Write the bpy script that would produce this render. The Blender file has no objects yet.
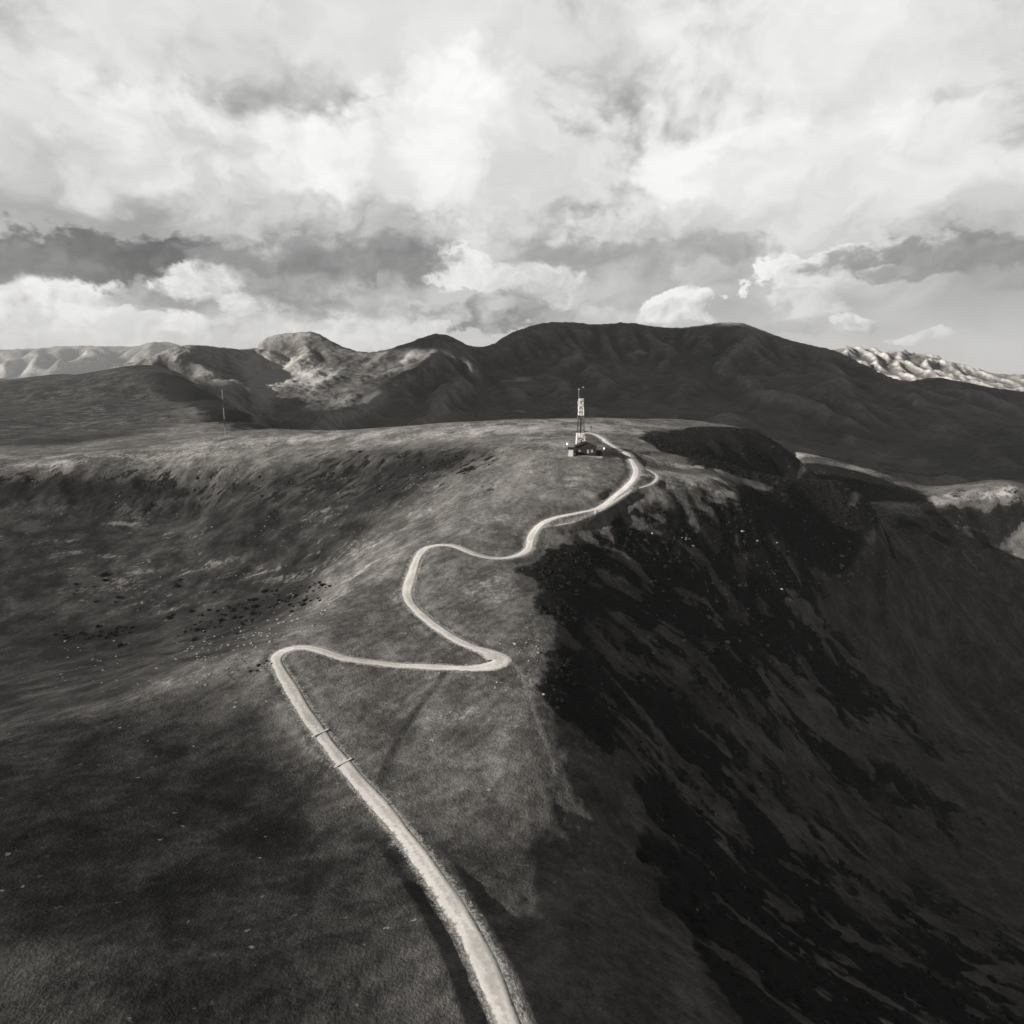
import bpy, bmesh, math, random
import numpy as np
from mathutils import Vector, Matrix

random.seed(7)
RNG = np.random.default_rng(11)
S = bpy.context.scene
COL = S.collection

# ------------------------------------------------------------------ camera
F = 710.0
PITCH = math.atan(132 / F)
CZ = 120.0
cp, sp = math.cos(PITCH), math.sin(PITCH)
cam_d = bpy.data.cameras.new('camera')
cam_d.sensor_width = 36
cam_d.lens = 36 * F / 1024
cam_d.clip_start = 1.0
cam_d.clip_end = 80000
cam = bpy.data.objects.new('camera', cam_d)
COL.objects.link(cam)
cam.location = (0, 0, CZ)
cam.rotation_euler = (math.pi / 2 - PITCH, 0, 0)
S.camera = cam


def ray(u, v):
    xc = (u - 512) / F
    yc = (512 - v) / F
    return np.array([xc, cp + sp * yc, -sp + cp * yc])


def P(u, v, Y):
    d = ray(u, v)
    t = Y / d[1]
    return (d[0] * t, Y, CZ + d[2] * t)


# ------------------------------------------------------------------ noise
def _h(ix, iy, seed):
    ix = ix.astype(np.uint32); iy = iy.astype(np.uint32)
    h = ix * np.uint32(374761393) + iy * np.uint32(668265263) + np.uint32((seed * 2246822519) & 0xffffffff)
    h = (h ^ (h >> np.uint32(13))) * np.uint32(1274126177)
    h = h ^ (h >> np.uint32(16))
    return h.astype(np.float64) * (2 * math.pi / 4294967296.0)


def perlin(x, y, seed=0):
    x0 = np.floor(x); y0 = np.floor(y)
    fx = x - x0; fy = y - y0
    ix = x0.astype(np.int64) & 0xffffffff; iy = y0.astype(np.int64) & 0xffffffff
    def g(dx, dy):
        a = _h((ix + dx) & 0xffffffff, (iy + dy) & 0xffffffff, seed)
        return np.cos(a) * (fx - dx) + np.sin(a) * (fy - dy)
    sx = fx * fx * fx * (fx * (fx * 6 - 15) + 10); sy = fy * fy * fy * (fy * (fy * 6 - 15) + 10)
    a = g(0, 0); b = g(1, 0); c = g(0, 1); d = g(1, 1)
    return ((a + (b - a) * sx) * (1 - sy) + (c + (d - c) * sx) * sy) * 1.5


def fbm(x, y, octv, seed=0, gain=0.5):
    s = 0; a = 1
    for i in range(octv):
        s = s + a * perlin(x * 2 ** i + 17.3 * i, y * 2 ** i - 9.1 * i, seed + i)
        a *= gain
    return s


def ridged(x, y, octv, seed=0, gain=0.5):
    s = 0; a = 1; w = 1
    for i in range(octv):
        n = 1 - np.abs(perlin(x * 2.03 ** i + 5.7 * i, y * 2.03 ** i + 3.3 * i, seed + i)) * 1.6
        n = n * n * w
        w = np.clip(n * 1.2, 0, 1)
        s = s + a * n
        a *= gain
    return s


def sstep(a, b, x):
    t = np.clip((x - a) / (b - a), 0, 1)
    return t * t * (3 - 2 * t)


# ------------------------------------------------------------------ height grids
class Grid:
    def __init__(self, x0, x1, y0, y1, step):
        self.x0, self.y0, self.s = x0, y0, step
        self.nx = int((x1 - x0) / step) + 1
        self.ny = int((y1 - y0) / step) + 1
        self.X, self.Y = np.meshgrid(x0 + np.arange(self.nx) * step, y0 + np.arange(self.ny) * step)
        self.h = np.zeros((self.ny, self.nx))

    def at(self, x, y, arr=None):
        h = self.h if arr is None else arr
        gx = np.clip((np.asarray(x, float) - self.x0) / self.s, 1, self.nx - 3)
        gy = np.clip((np.asarray(y, float) - self.y0) / self.s, 1, self.ny - 3)
        ix = gx.astype(int); iy = gy.astype(int)
        fx = gx - ix; fy = gy - iy
        def w(f):   # cubic b-spline: smooth, no visible facets
            return ((1 - f) ** 3 / 6, (3 * f ** 3 - 6 * f ** 2 + 4) / 6, (-3 * f ** 3 + 3 * f ** 2 + 3 * f + 1) / 6, f ** 3 / 6)
        wx = w(fx); wy = w(fy)
        r = 0
        for j in range(4):
            for i in range(4):
                r = r + h[iy + j - 1, ix + i - 1] * wx[i] * wy[j]
        return r


def rbf(pts, g, smooth=0.0, scale=100.0):
    p = np.array(pts, float)
    xy = p[:, :2] / scale
    n = len(p)
    d2 = ((xy[:, None] - xy[None]) ** 2).sum(-1)
    def k(d2):
        return d2 * 0.5 * np.log(d2 + 1e-12)
    A = np.zeros((n + 3, n + 3))
    A[:n, :n] = k(d2) + np.eye(n) * smooth
    A[:n, n] = 1; A[:n, n + 1:] = xy
    A[n, :n] = 1; A[n + 1:, :n] = xy.T
    w = np.linalg.solve(A, np.concatenate([p[:, 2], [0, 0, 0]]))
    X = g.X / scale; Y = g.Y / scale
    h = w[n] + w[n + 1] * X + w[n + 2] * Y
    for i in range(n):
        h += w[i] * k((X - xy[i, 0]) ** 2 + (Y - xy[i, 1]) ** 2)
    return h


def blur(a, r):
    for _ in range(r):
        b = np.pad(a, 1, mode='edge')
        a = (b[:-2, 1:-1] + b[2:, 1:-1] + b[1:-1, :-2] + b[1:-1, 2:] + 2 * a) / 6
    return a


def erode(h, cell, batches, n, steps, seed, rate=0.3, cap=4.0, keep=None):
    """droplet erosion: carves gullies and drops fans where the slope eases"""
    rng = np.random.default_rng(seed)
    H = h / cell
    ny, nx = H.shape
    for b in range(batches):
        px = rng.uniform(2, nx - 4, n); py = rng.uniform(2, ny - 4, n)
        dx = np.zeros(n); dy = np.zeros(n); vel = np.ones(n); wat = np.ones(n); sed = np.zeros(n)
        alive = np.ones(n, bool)
        for s in range(steps):
            ix = px.astype(int); iy = py.astype(int)
            fx = px - ix; fy = py - iy
            a = H[iy, ix]; bb = H[iy, ix + 1]; c = H[iy + 1, ix]; d = H[iy + 1, ix + 1]
            gx = (bb - a) * (1 - fy) + (d - c) * fy
            gy = (c - a) * (1 - fx) + (d - bb) * fx
            h0 = a * (1 - fx) * (1 - fy) + bb * fx * (1 - fy) + c * (1 - fx) * fy + d * fx * fy
            dx = dx * 0.15 - gx * 0.85; dy = dy * 0.15 - gy * 0.85
            L = np.sqrt(dx * dx + dy * dy) + 1e-9
            dx /= L; dy /= L
            qx = np.clip(px + dx, 2, nx - 4); qy = np.clip(py + dy, 2, ny - 4)
            jx = qx.astype(int); jy = qy.astype(int)
            ex = qx - jx; ey = qy - jy
            h1 = H[jy, jx] * (1 - ex) * (1 - ey) + H[jy, jx + 1] * ex * (1 - ey) + H[jy + 1, jx] * (1 - ex) * ey + H[jy + 1, jx + 1] * ex * ey
            dh = h1 - h0
            capac = np.maximum(-dh, 0.01) * vel * wat * cap
            over = sed - capac
            dep = np.where(dh > 0, np.minimum(dh, sed), np.where(over > 0, over * 0.25, -np.minimum(-over * rate, np.maximum(-dh, 0))))
            dep = np.where(alive, dep, 0)
            sed = sed - dep
            vel = np.sqrt(np.maximum(vel * vel - dh * 1.5, 0.02)).clip(0, 3)
            wat *= 0.975
            i0 = iy * nx + ix
            acc = (np.bincount(i0, dep * (1 - fx) * (1 - fy), nx * ny) + np.bincount(i0 + 1, dep * fx * (1 - fy), nx * ny)
                   + np.bincount(i0 + nx, dep * (1 - fx) * fy, nx * ny) + np.bincount(i0 + nx + 1, dep * fx * fy, nx * ny)).reshape(ny, nx)
            H = H + np.clip(blur(acc, 1), -0.08, 0.03) * (1.0 if keep is None else keep)
            alive &= (qx > 2.1) & (qy > 2.1) & (qx < nx - 4.1) & (qy < ny - 4.1)
            px, py = qx, qy
    D = np.clip(H * cell - h, -2.2 * cell, 0.9 * cell)
    return h + D


# ------------------------------------------------------------------ near hill control points (u, v, distance)
NEAR = [
    # spur under the road, from the foot of the picture up to the plateau
    (352, 1010, 105), (352, 880, 145), (352, 768, 200), (470, 768, 200), (540, 740, 208), (300, 700, 232), (400, 666, 256), (500, 660, 256),
    (470, 620, 290), (408, 600, 316), (530, 600, 305), (425, 560, 345), (520, 556, 356), (470, 530, 385), (560, 515, 402), (620, 500, 425),
    (560, 480, 442), (585, 457, 474), (635, 470, 462), (545, 457, 474), (600, 437, 545), (560, 430, 580), (500, 440, 545), (480, 465, 485),
    (545, 418.5, 665), (600, 418.5, 672), (650, 419, 672), (690, 420, 670), (490, 421, 670), (440, 424, 680), (390, 428, 690), (350, 430, 700),
    (310, 430, 710), (273, 429, 720),
    # left part of the spur: its crest, the slope behind it
    (250, 768, 200), (150, 768, 195), (60, 768, 190), (0, 768, 185), (-120, 768, 180), (200, 720, 228), (100, 725, 222), (20, 735, 215),
    (250, 900, 135), (100, 900, 130), (-50, 900, 125), (-200, 900, 120), (470, 900, 139), (560, 900, 146), (200, 1010, 100), (0, 1010, 96), (500, 1010, 106),
    (280, 645, 270), (230, 668, 258), (170, 692, 244), (50, 722, 226), (340, 612, 305), (390, 575, 335), (-60, 745, 212),
    (300, 610, 350), (230, 635, 342), (150, 655, 342), (60, 665, 345), (0, 680, 340),
    (350, 560, 398), (400, 530, 415), (300, 580, 412), (230, 600, 415),
    # bowl floor
    (150, 610, 425), (60, 620, 420), (-20, 625, 412), (100, 575, 470), (200, 575, 455), (260, 555, 462), (150, 545, 512), (60, 545, 515), (-40, 545, 508), (310, 535, 472),
    (180, 517, 555), (100, 513, 562), (40, 513, 564), (-40, 513, 562), (230, 512, 528),
    # scarp up to the left plateau
    (300, 490, 535), (360, 480, 532), (420, 490, 468), (430, 460, 520), (380, 455, 562), (330, 452, 592), (250, 462, 606), (200, 478, 592), (120, 490, 588), (50, 491, 589), (-40, 492, 588),
    (420, 440, 590), (350, 442, 622), (270, 448, 632), (180, 458, 626), (100, 465, 618), (50, 468, 616), (-40, 472, 614),
    (226, 433, 700), (150, 446, 690), (60, 452, 680), (-40, 456, 680),
    # dark-sided hill on the left
    (165, 373, 1650), (130, 376.5, 1640), (100, 377, 1640), (60, 374, 1660), (20, 380, 1640), (-50, 388, 1600), (-150, 395, 1550), (185, 377, 1570), (203, 391, 1400), (225, 403, 1250), (245, 414, 1100), (272, 427.5, 900),
    (60, 400, 1330), (110, 403, 1270), (150, 400, 1330), (185, 409, 1180), (60, 425, 1010), (140, 426, 930), (225, 425, 850), (-40, 420, 1010), (-150, 430, 900),
    # right flank: falls away steeply
    (585, 768, 203), (640, 768, 228), (710, 768, 265), (800, 768, 312), (900, 768, 362), (1000, 768, 412), (1120, 768, 465),
    (640, 900, 165), (760, 900, 212), (900, 900, 265), (1020, 900, 305), (1120, 900, 330),
    (558, 690, 240), (620, 690, 268), (575, 640, 275), (640, 640, 310), (720, 650, 345), (820, 650, 412), (920, 650, 480), (1010, 650, 540), (1120, 650, 600),
    (535, 575, 332), (590, 580, 345), (660, 580, 382), (740, 580, 420), (830, 600, 455), (900, 600, 505), (970, 600, 560), (1060, 600, 620),
    (620, 530, 398), (655, 505, 425), (690, 520, 425), (715, 492, 450), (750, 520, 445), (800, 560, 450), (850, 555, 486), (910, 565, 530),
    (680, 470, 492), (700, 462, 505), (735, 478, 496), (770, 492, 490), (805, 505, 492), (850, 519, 496), (890, 535, 505),
    (660, 452, 518), (640, 438, 555),
    # second knob with a dark face, right of the mast
    (680, 428, 630), (740, 427, 640), (762, 433, 632), (780, 445, 622), (797, 460, 610), (760, 460, 592), (720, 455, 580), (690, 446, 570), (830, 485, 600),
    (790, 490, 585), (850, 500, 600), (745, 472, 575),
    # spurs farther down on the right
    (790, 451, 800), (830, 459, 790), (865, 467, 770), (900, 480, 750), (925, 492, 730), (870, 490, 715), (830, 475, 740),
    (850, 516, 640), (880, 508, 660), (910, 503, 680), (945, 497, 690), (975, 493, 690), (1030, 488, 690), (925, 530, 635), (970, 535, 650), (1040, 535, 650),
    (880, 530, 600), (930, 555, 600), (990, 560, 640),
    # where the ground drops out of sight behind the crests
]
HID = [  # (u, Y, z above sea of tower foot)
    (545, 800, 20), (650, 800, 15), (450, 820, 15), (350, 850, 10), (300, 1050, -10), (270, 1350, -40), (235, 1700, -20), (740, 760, 10), (800, 700, 0), (900, 870, -60), (1000, 850, -50),
    (780, 880, -10), (700, 900, -20), (165, 2050, 60), (60, 2050, 70), (-60, 2050, 60), (400, 1500, -100), (500, 1900, -150), (700, 1600, -150), (900, 1500, -160),
    (545, 1000, -50), (650, 1000, -60), (450, 1050, -40), (350, 1080, -50), (800, 1050, -80), (950, 1050, -130), (1100, 1050, -140), (1150, 800, -100),
]
pts = [P(*q) for q in NEAR]
for u, Y, z in HID:
    pts.append(((u - 512) / F * Y, Y, z))
# beneath and beside the camera
for x, y, z in [(-150, 40, -5), (0, 30, -12), (150, 40, -40), (-300, 60, -10), (300, 80, -110), (0, -80, -25), (-200, -80, -20), (250, -80, -90), (450, 200, -140), (600, 400, -160), (-400, 250, -5), (-550, 450, -10)]:
    pts.append((x, y, z))

G = Grid(-1750, 1250, -120, 2120, 4.0)
G.h = rbf(pts, G, smooth=0.002)
G.h = blur(G.h, 2)

# refine, gully and erode
N = Grid(-1750, 1250, -120, 2120, 2.8)
base = G.at(N.X, N.Y)
gy, gx = np.gradient(base, 2.8)
slope = np.sqrt(gx ** 2 + gy ** 2)
steep = sstep(0.28, 0.65, slope)
wx = N.X + 14 * perlin(N.X / 60, N.Y / 60, 3); wy = N.Y + 14 * perlin(N.X / 60, N.Y / 60, 4)
base = base + fbm(wx / 70, wy / 70, 3, 5) * (0.5 + (0.4 + 2.2 * steep) * sstep(190, 300, N.Y)) + (ridged(wx / 38, wy / 38, 4, 9) - 0.9) * 2.6 * steep * sstep(190, 300, N.Y)
N.h = erode(base, 2.8, 4, 55000, 36, 3, rate=0.06, cap=2.0, keep=(0.1 + 0.22 * steep) * (.15 + .85 * sstep(190, 300, N.Y)))
N.h = 0.75 * N.h + 0.25 * blur(N.h, 2)


def hit(u, v, g=N, t0=60, t1=2150):
    d = ray(u, v)
    ts = np.arange(t0, t1, 1.0)
    z = CZ + d[2] * ts
    hh = g.at(d[0] * ts, d[1] * ts)
    k = np.argmax(z <= hh)
    if z[k] > hh[k]:
        k = len(ts) - 1
    lo, hi = ts[max(k - 1, 0)], ts[k]
    for _ in range(12):
        m = (lo + hi) / 2
        if CZ + d[2] * m > g.at(d[0] * m, d[1] * m): lo = m
        else: hi = m
    return np.array([d[0] * hi, d[1] * hi])


# ------------------------------------------------------------------ roads: traced, laid on the hill, benched into it
def curve_pts(px, step=1.5, smooth=2):
    w = np.array([hit(u, v) for u, v in px])
    out = []
    n = len(w)
    for i in range(n - 1):
        p0 = w[max(i - 1, 0)]; p1 = w[i]; p2 = w[i + 1]; p3 = w[min(i + 2, n - 1)]
        m = max(int(np.linalg.norm(p2 - p1) / step), 2)
        for t in np.linspace(0, 1, m, endpoint=False):
            out.append(0.5 * ((2 * p1) + (p2 - p0) * t + (2 * p0 - 5 * p1 + 4 * p2 - p3) * t * t + (3 * p1 - p0 - 3 * p2 + p3) * t ** 3))
    out.append(w[-1])
    out = np.array(out)
    for _ in range(smooth):
        out[1:-1] = 0.25 * out[:-2] + 0.5 * out[1:-1] + 0.25 * out[2:]
    return out


ROAD_PX = [(520, 1060), (500, 1000), (468, 930), (428, 868), (388, 815), (346.7, 767.2), (333.7, 751.1), (318.3, 730.6), (302.9, 708.4), (291, 687.9), (279.7, 669.1), (275.6, 658.2), (285.8, 649.3), (306.3, 646.6),
           (326.8, 652), (347.3, 658.9), (378, 663), (400, 666), (417.6, 666.1), (444, 667.3), (473.2, 668.2), (493.8, 665.2), (501, 659.6), (490.8, 653.5), (470.3, 646.2),
           (449.8, 635.9), (429.3, 621.3), (411.7, 605.2), (407.3, 594), (409, 583), (413, 570), (418.9, 555.3), (426.2, 548), (437.9, 544.6), (451.1, 544.6), (462.8, 548.8),
           (476, 554.4), (490.6, 558), (505.3, 558.6), (519.9, 555), (528.5, 549.5), (530, 542.1), (533.1, 533.3), (540.4, 524.5), (552.2, 518.1), (569.7, 514.3), (590.3, 510.8),
           (604.9, 505.5), (616.6, 495.2), (628.3, 485), (635, 476), (636, 468.9), (631.3, 460.1), (625.5, 452.7), (615.2, 446.9), (607.5, 442.5), (602.4, 438.1), (594.6, 434.2), (586, 432.4)]
TRACK_PX = [(540, 529), (546.3, 527.5), (558, 526), (569.7, 524.5), (593.2, 519.5), (607.8, 509.9), (622.5, 499.6), (635.7, 490.8), (650, 484.4), (656.5, 480), (657.5, 475.5), (652, 471.5), (641, 467)]
PATH_PX = [(556, 775), (552, 760), (545, 740), (536, 715), (527, 690), (520, 672), (510, 662)]
PATH2_PX = [(344, 776), (300, 742), (316, 735)]
road = curve_pts(ROAD_PX)
track = curve_pts(TRACK_PX)


def dist_poly(x, y, poly, reach):
    """distance to a polyline and index of the nearest vertex, only near it"""
    d = np.full(x.shape, 1e6); idx = np.zeros(x.shape)
    for i in range(0, len(poly), 12):
        seg = poly[i:i + 13]
        m = (x > seg[:, 0].min() - reach) & (x < seg[:, 0].max() + reach) & (y > seg[:, 1].min() - reach) & (y < seg[:, 1].max() + reach)
        if not m.any(): continue
        xx = x[m]; yy = y[m]; dm = d[m]; im = idx[m]
        for j in range(len(seg) - 1):
            a = seg[j]; ab = seg[j + 1] - a; L2 = (ab ** 2).sum() + 1e-9
            t = np.clip(((xx - a[0]) * ab[0] + (yy - a[1]) * ab[1]) / L2, 0, 1)
            dd = np.hypot(xx - a[0] - t * ab[0], yy - a[1] - t * ab[1])
            b = dd < dm
            dm[b] = dd[b]; im[b] = i + j + t[b]
        d[m] = dm; idx[m] = im
    return d, idx


def smooth1(a, r):
    k = np.ones(2 * r + 1) / (2 * r + 1)
    return np.convolve(np.pad(a, r, mode='edge'), k, 'valid')


road_z = smooth1(N.at(road[:, 0], road[:, 1]), 6)
track_z = smooth1(N.at(track[:, 0], track[:, 1]), 4)


def height(x, y, fine=True):
    h = N.at(x, y)
    if fine:
        st = N.at(x, y, steep)
        h = h + fbm(x / 9, y / 9, 4, 21, 0.55) * (0.16 + 0.55 * st) + 0.25 * np.abs(fbm(x / 3.1, y / 3.1, 2, 31)) * (0.3 + st)
    for poly, pz, w in ((track, track_z, 2.0), (road, road_z, 3.6)):
        d, i = dist_poly(x, y, poly, 14)
        k = 1 - sstep(w, w + (4.5 if poly is road else 2.5), d)
        h = h * (1 - k) + (np.interp(i, np.arange(len(pz)), pz) - 0.08) * k
    return h


track_z0 = track_z
_d, _i = dist_poly(track[:, 0], track[:, 1], road, 30)
_rz = np.interp(_i, np.arange(len(road_z)), road_z)
_k = 1 - sstep(4.0, 9.0, _d)
track_z = smooth1(track_z0 * (1 - _k) + _rz * _k, 5)


def hz(x, y):
    return float(height(np.array([float(x)]), np.array([float(y)]))[0])


# ------------------------------------------------------------------ small helpers
def mesh_obj(name, verts, faces, mat, parent=None, smooth=False):
    me = bpy.data.meshes.new(name)
    verts = np.asarray(verts, np.float32)
    faces = np.asarray(faces, np.int32)
    me.vertices.add(len(verts)); me.vertices.foreach_set('co', verts.ravel())
    k = faces.shape[1]
    me.loops.add(faces.size); me.loops.foreach_set('vertex_index', faces.ravel())
    me.polygons.add(len(faces)); me.polygons.foreach_set('loop_start', np.arange(0, faces.size, k, dtype=np.int32))
    me.update(calc_edges=True)
    if smooth:
        me.polygons.foreach_set('use_smooth', np.ones(len(faces), bool))
    me.materials.append(mat)
    o = bpy.data.objects.new(name, me)
    COL.objects.link(o)
    if parent: o.parent = parent
    return o


def grid_faces(ny, nx):
    i = np.arange((ny - 1) * nx).reshape(ny - 1, nx)[:, :-1].ravel()
    return np.stack([i, i + 1, i + nx + 1, i + nx], 1)


def attr(o, name, vals):
    a = o.data.attributes.new(name, 'FLOAT', 'POINT')
    a.data.foreach_set('value', np.asarray(vals, np.float32).ravel())


class B:
    """collects boxes and bars for one mesh"""
    def __init__(s): s.bm = bmesh.new()
    def box(s, c, d, rz=0, bevel=0):
        m = Matrix.Translation(c) @ Matrix.Rotation(rz, 4, 'Z') @ Matrix.Diagonal((d[0], d[1], d[2], 1))
        r = bmesh.ops.create_cube(s.bm, size=1, matrix=m)
        return s
    def bar(s, a, b, r, n=6, r2=None):
        a = Vector(a); b = Vector(b); v = b - a
        m = Matrix.Translation((a + b) / 2) @ v.to_track_quat('Z', 'Y').to_matrix().to_4x4()
        bmesh.ops.create_cone(s.bm, cap_ends=True, segments=n, radius1=r, radius2=r if r2 is None else r2, depth=v.length, matrix=m)
        return s
    def poly(s, vs, fs):
        vv = [s.bm.verts.new(v) for v in vs]
        for f in fs: s.bm.faces.new([vv[i] for i in f])
        return s
    def done(s, name, mat, parent=None, smooth=False):
        bmesh.ops.recalc_face_normals(s.bm, faces=s.bm.faces)
        me = bpy.data.meshes.new(name); s.bm.to_mesh(me); s.bm.free()
        me.materials.append(mat)
        if smooth:
            for p in me.polygons: p.use_smooth = True
        o = bpy.data.objects.new(name, me); COL.objects.link(o)
        if parent: o.parent = parent
        return o


def thing(name, label, cat, loc, rz=0, group=None):
    o = bpy.data.objects.new(name, None)
    COL.objects.link(o)
    o.location = loc; o.rotation_euler = (0, 0, rz)
    o.empty_display_size = 0.5
    o['label'] = label; o['category'] = cat
    if group: o['group'] = group
    return o


def tag(o, label, cat, group=None):
    o['label'] = label; o['category'] = cat
    if group: o['group'] = group
    return o


# ------------------------------------------------------------------ materials (the photograph is monochrome, faintly warm)
def tone(v):
    return (v * 1.05, v * 0.995, v * 0.955, 1)


class NT:
    def __init__(s, tree):
        s.t = tree; s.n = tree.nodes; s.l = tree.links
    def new(s, typ, **kw):
        n = s.n.new(typ)
        for k, v in kw.items(): setattr(n, k, v)
        return n
    def put(s, sock, v):
        if isinstance(v, bpy.types.NodeSocket): s.l.new(v, sock)
        else: sock.default_value = v
    def math(s, op, a, b=0.0, c=0.0, clamp=False):
        n = s.new('ShaderNodeMath', operation=op, use_clamp=clamp)
        s.put(n.inputs[0], a); s.put(n.inputs[1], b); s.put(n.inputs[2], c)
        return n.outputs[0]
    def vmath(s, op, a, b=None, c=None):
        n = s.new('ShaderNodeVectorMath', operation=op)
        s.put(n.inputs[0], a)
        if b is not None: s.put(n.inputs[1], b)
        if c is not None: s.put(n.inputs[2], c)
        return n.outputs['Value'] if op in ('DOT_PRODUCT', 'LENGTH') else n.outputs[0]
    def noise(s, vec, scale, detail=4, rough=0.55, dist=0.0, out='Fac', dim='3D'):
        n = s.new('ShaderNodeTexNoise', noise_dimensions=dim)
        s.put(n.inputs['Vector'], vec); n.inputs['Scale'].default_value = scale
        n.inputs['Detail'].default_value = detail; n.inputs['Roughness'].default_value = rough; n.inputs['Distortion'].default_value = dist
        return n.outputs[out]
    def map(s, v, a, b, c=0.0, d=1.0, smooth=True):
        n = s.new('ShaderNodeMapRange', interpolation_type='SMOOTHSTEP' if smooth else 'LINEAR')
        s.put(n.inputs[0], v); n.inputs[1].default_value = a; n.inputs[2].default_value = b
        s.put(n.inputs[3], c); s.put(n.inputs[4], d)
        return n.outputs[0]
    def mix(s, f, a, b):
        n = s.new('ShaderNodeMix', data_type='FLOAT')
        s.put(n.inputs[0], f); s.put(n.inputs[2], a); s.put(n.inputs[3], b)
        return n.outputs[0]
    def at(s, name):
        return s.new('ShaderNodeAttribute', attribute_name=name).outputs['Fac']
    def col(s, v):
        c = s.new('ShaderNodeCombineColor')
        s.put(c.inputs[0], s.math('MULTIPLY', v, 1.07)); s.put(c.inputs[1], v); s.put(c.inputs[2], s.math('MULTIPLY', v, 0.925))
        return c.outputs[0]


def material(name):
    m = bpy.data.materials.new(name); m.use_nodes = True
    t = NT(m.node_tree)
    b = m.node_tree.nodes['Principled BSDF']
    b.inputs['Roughness'].default_value = 0.95
    b.inputs['Specular IOR Level'].default_value = 0.12
    return m, t, b


def simple(name, v, rough=0.7, var=0.25, scale=1.5, metal=0.0):
    m, t, b = material(name)
    tc = t.new('ShaderNodeTexCoord').outputs['Object']
    n = t.noise(tc, scale, 5, 0.6)
    t.l.new(t.col(t.map(n, 0.25, 0.75, v * (1 - var), v * (1 + var))), b.inputs['Base Color'])
    b.inputs['Roughness'].default_value = rough
    b.inputs['Metallic'].default_value = metal
    return m


def bump(t, b, h, strength, dist):
    n = t.new('ShaderNodeBump')
    n.inputs['Strength'].default_value = strength; n.inputs['Distance'].default_value = dist
    t.l.new(h, n.inputs['Height']); t.l.new(n.outputs[0], b.inputs['Normal'])


K = dict(grass_lo=0.085, grass_hi=0.26, dry=0.46, scrub_lo=0.003, scrub_hi=0.019, rock=0.34)


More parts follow.
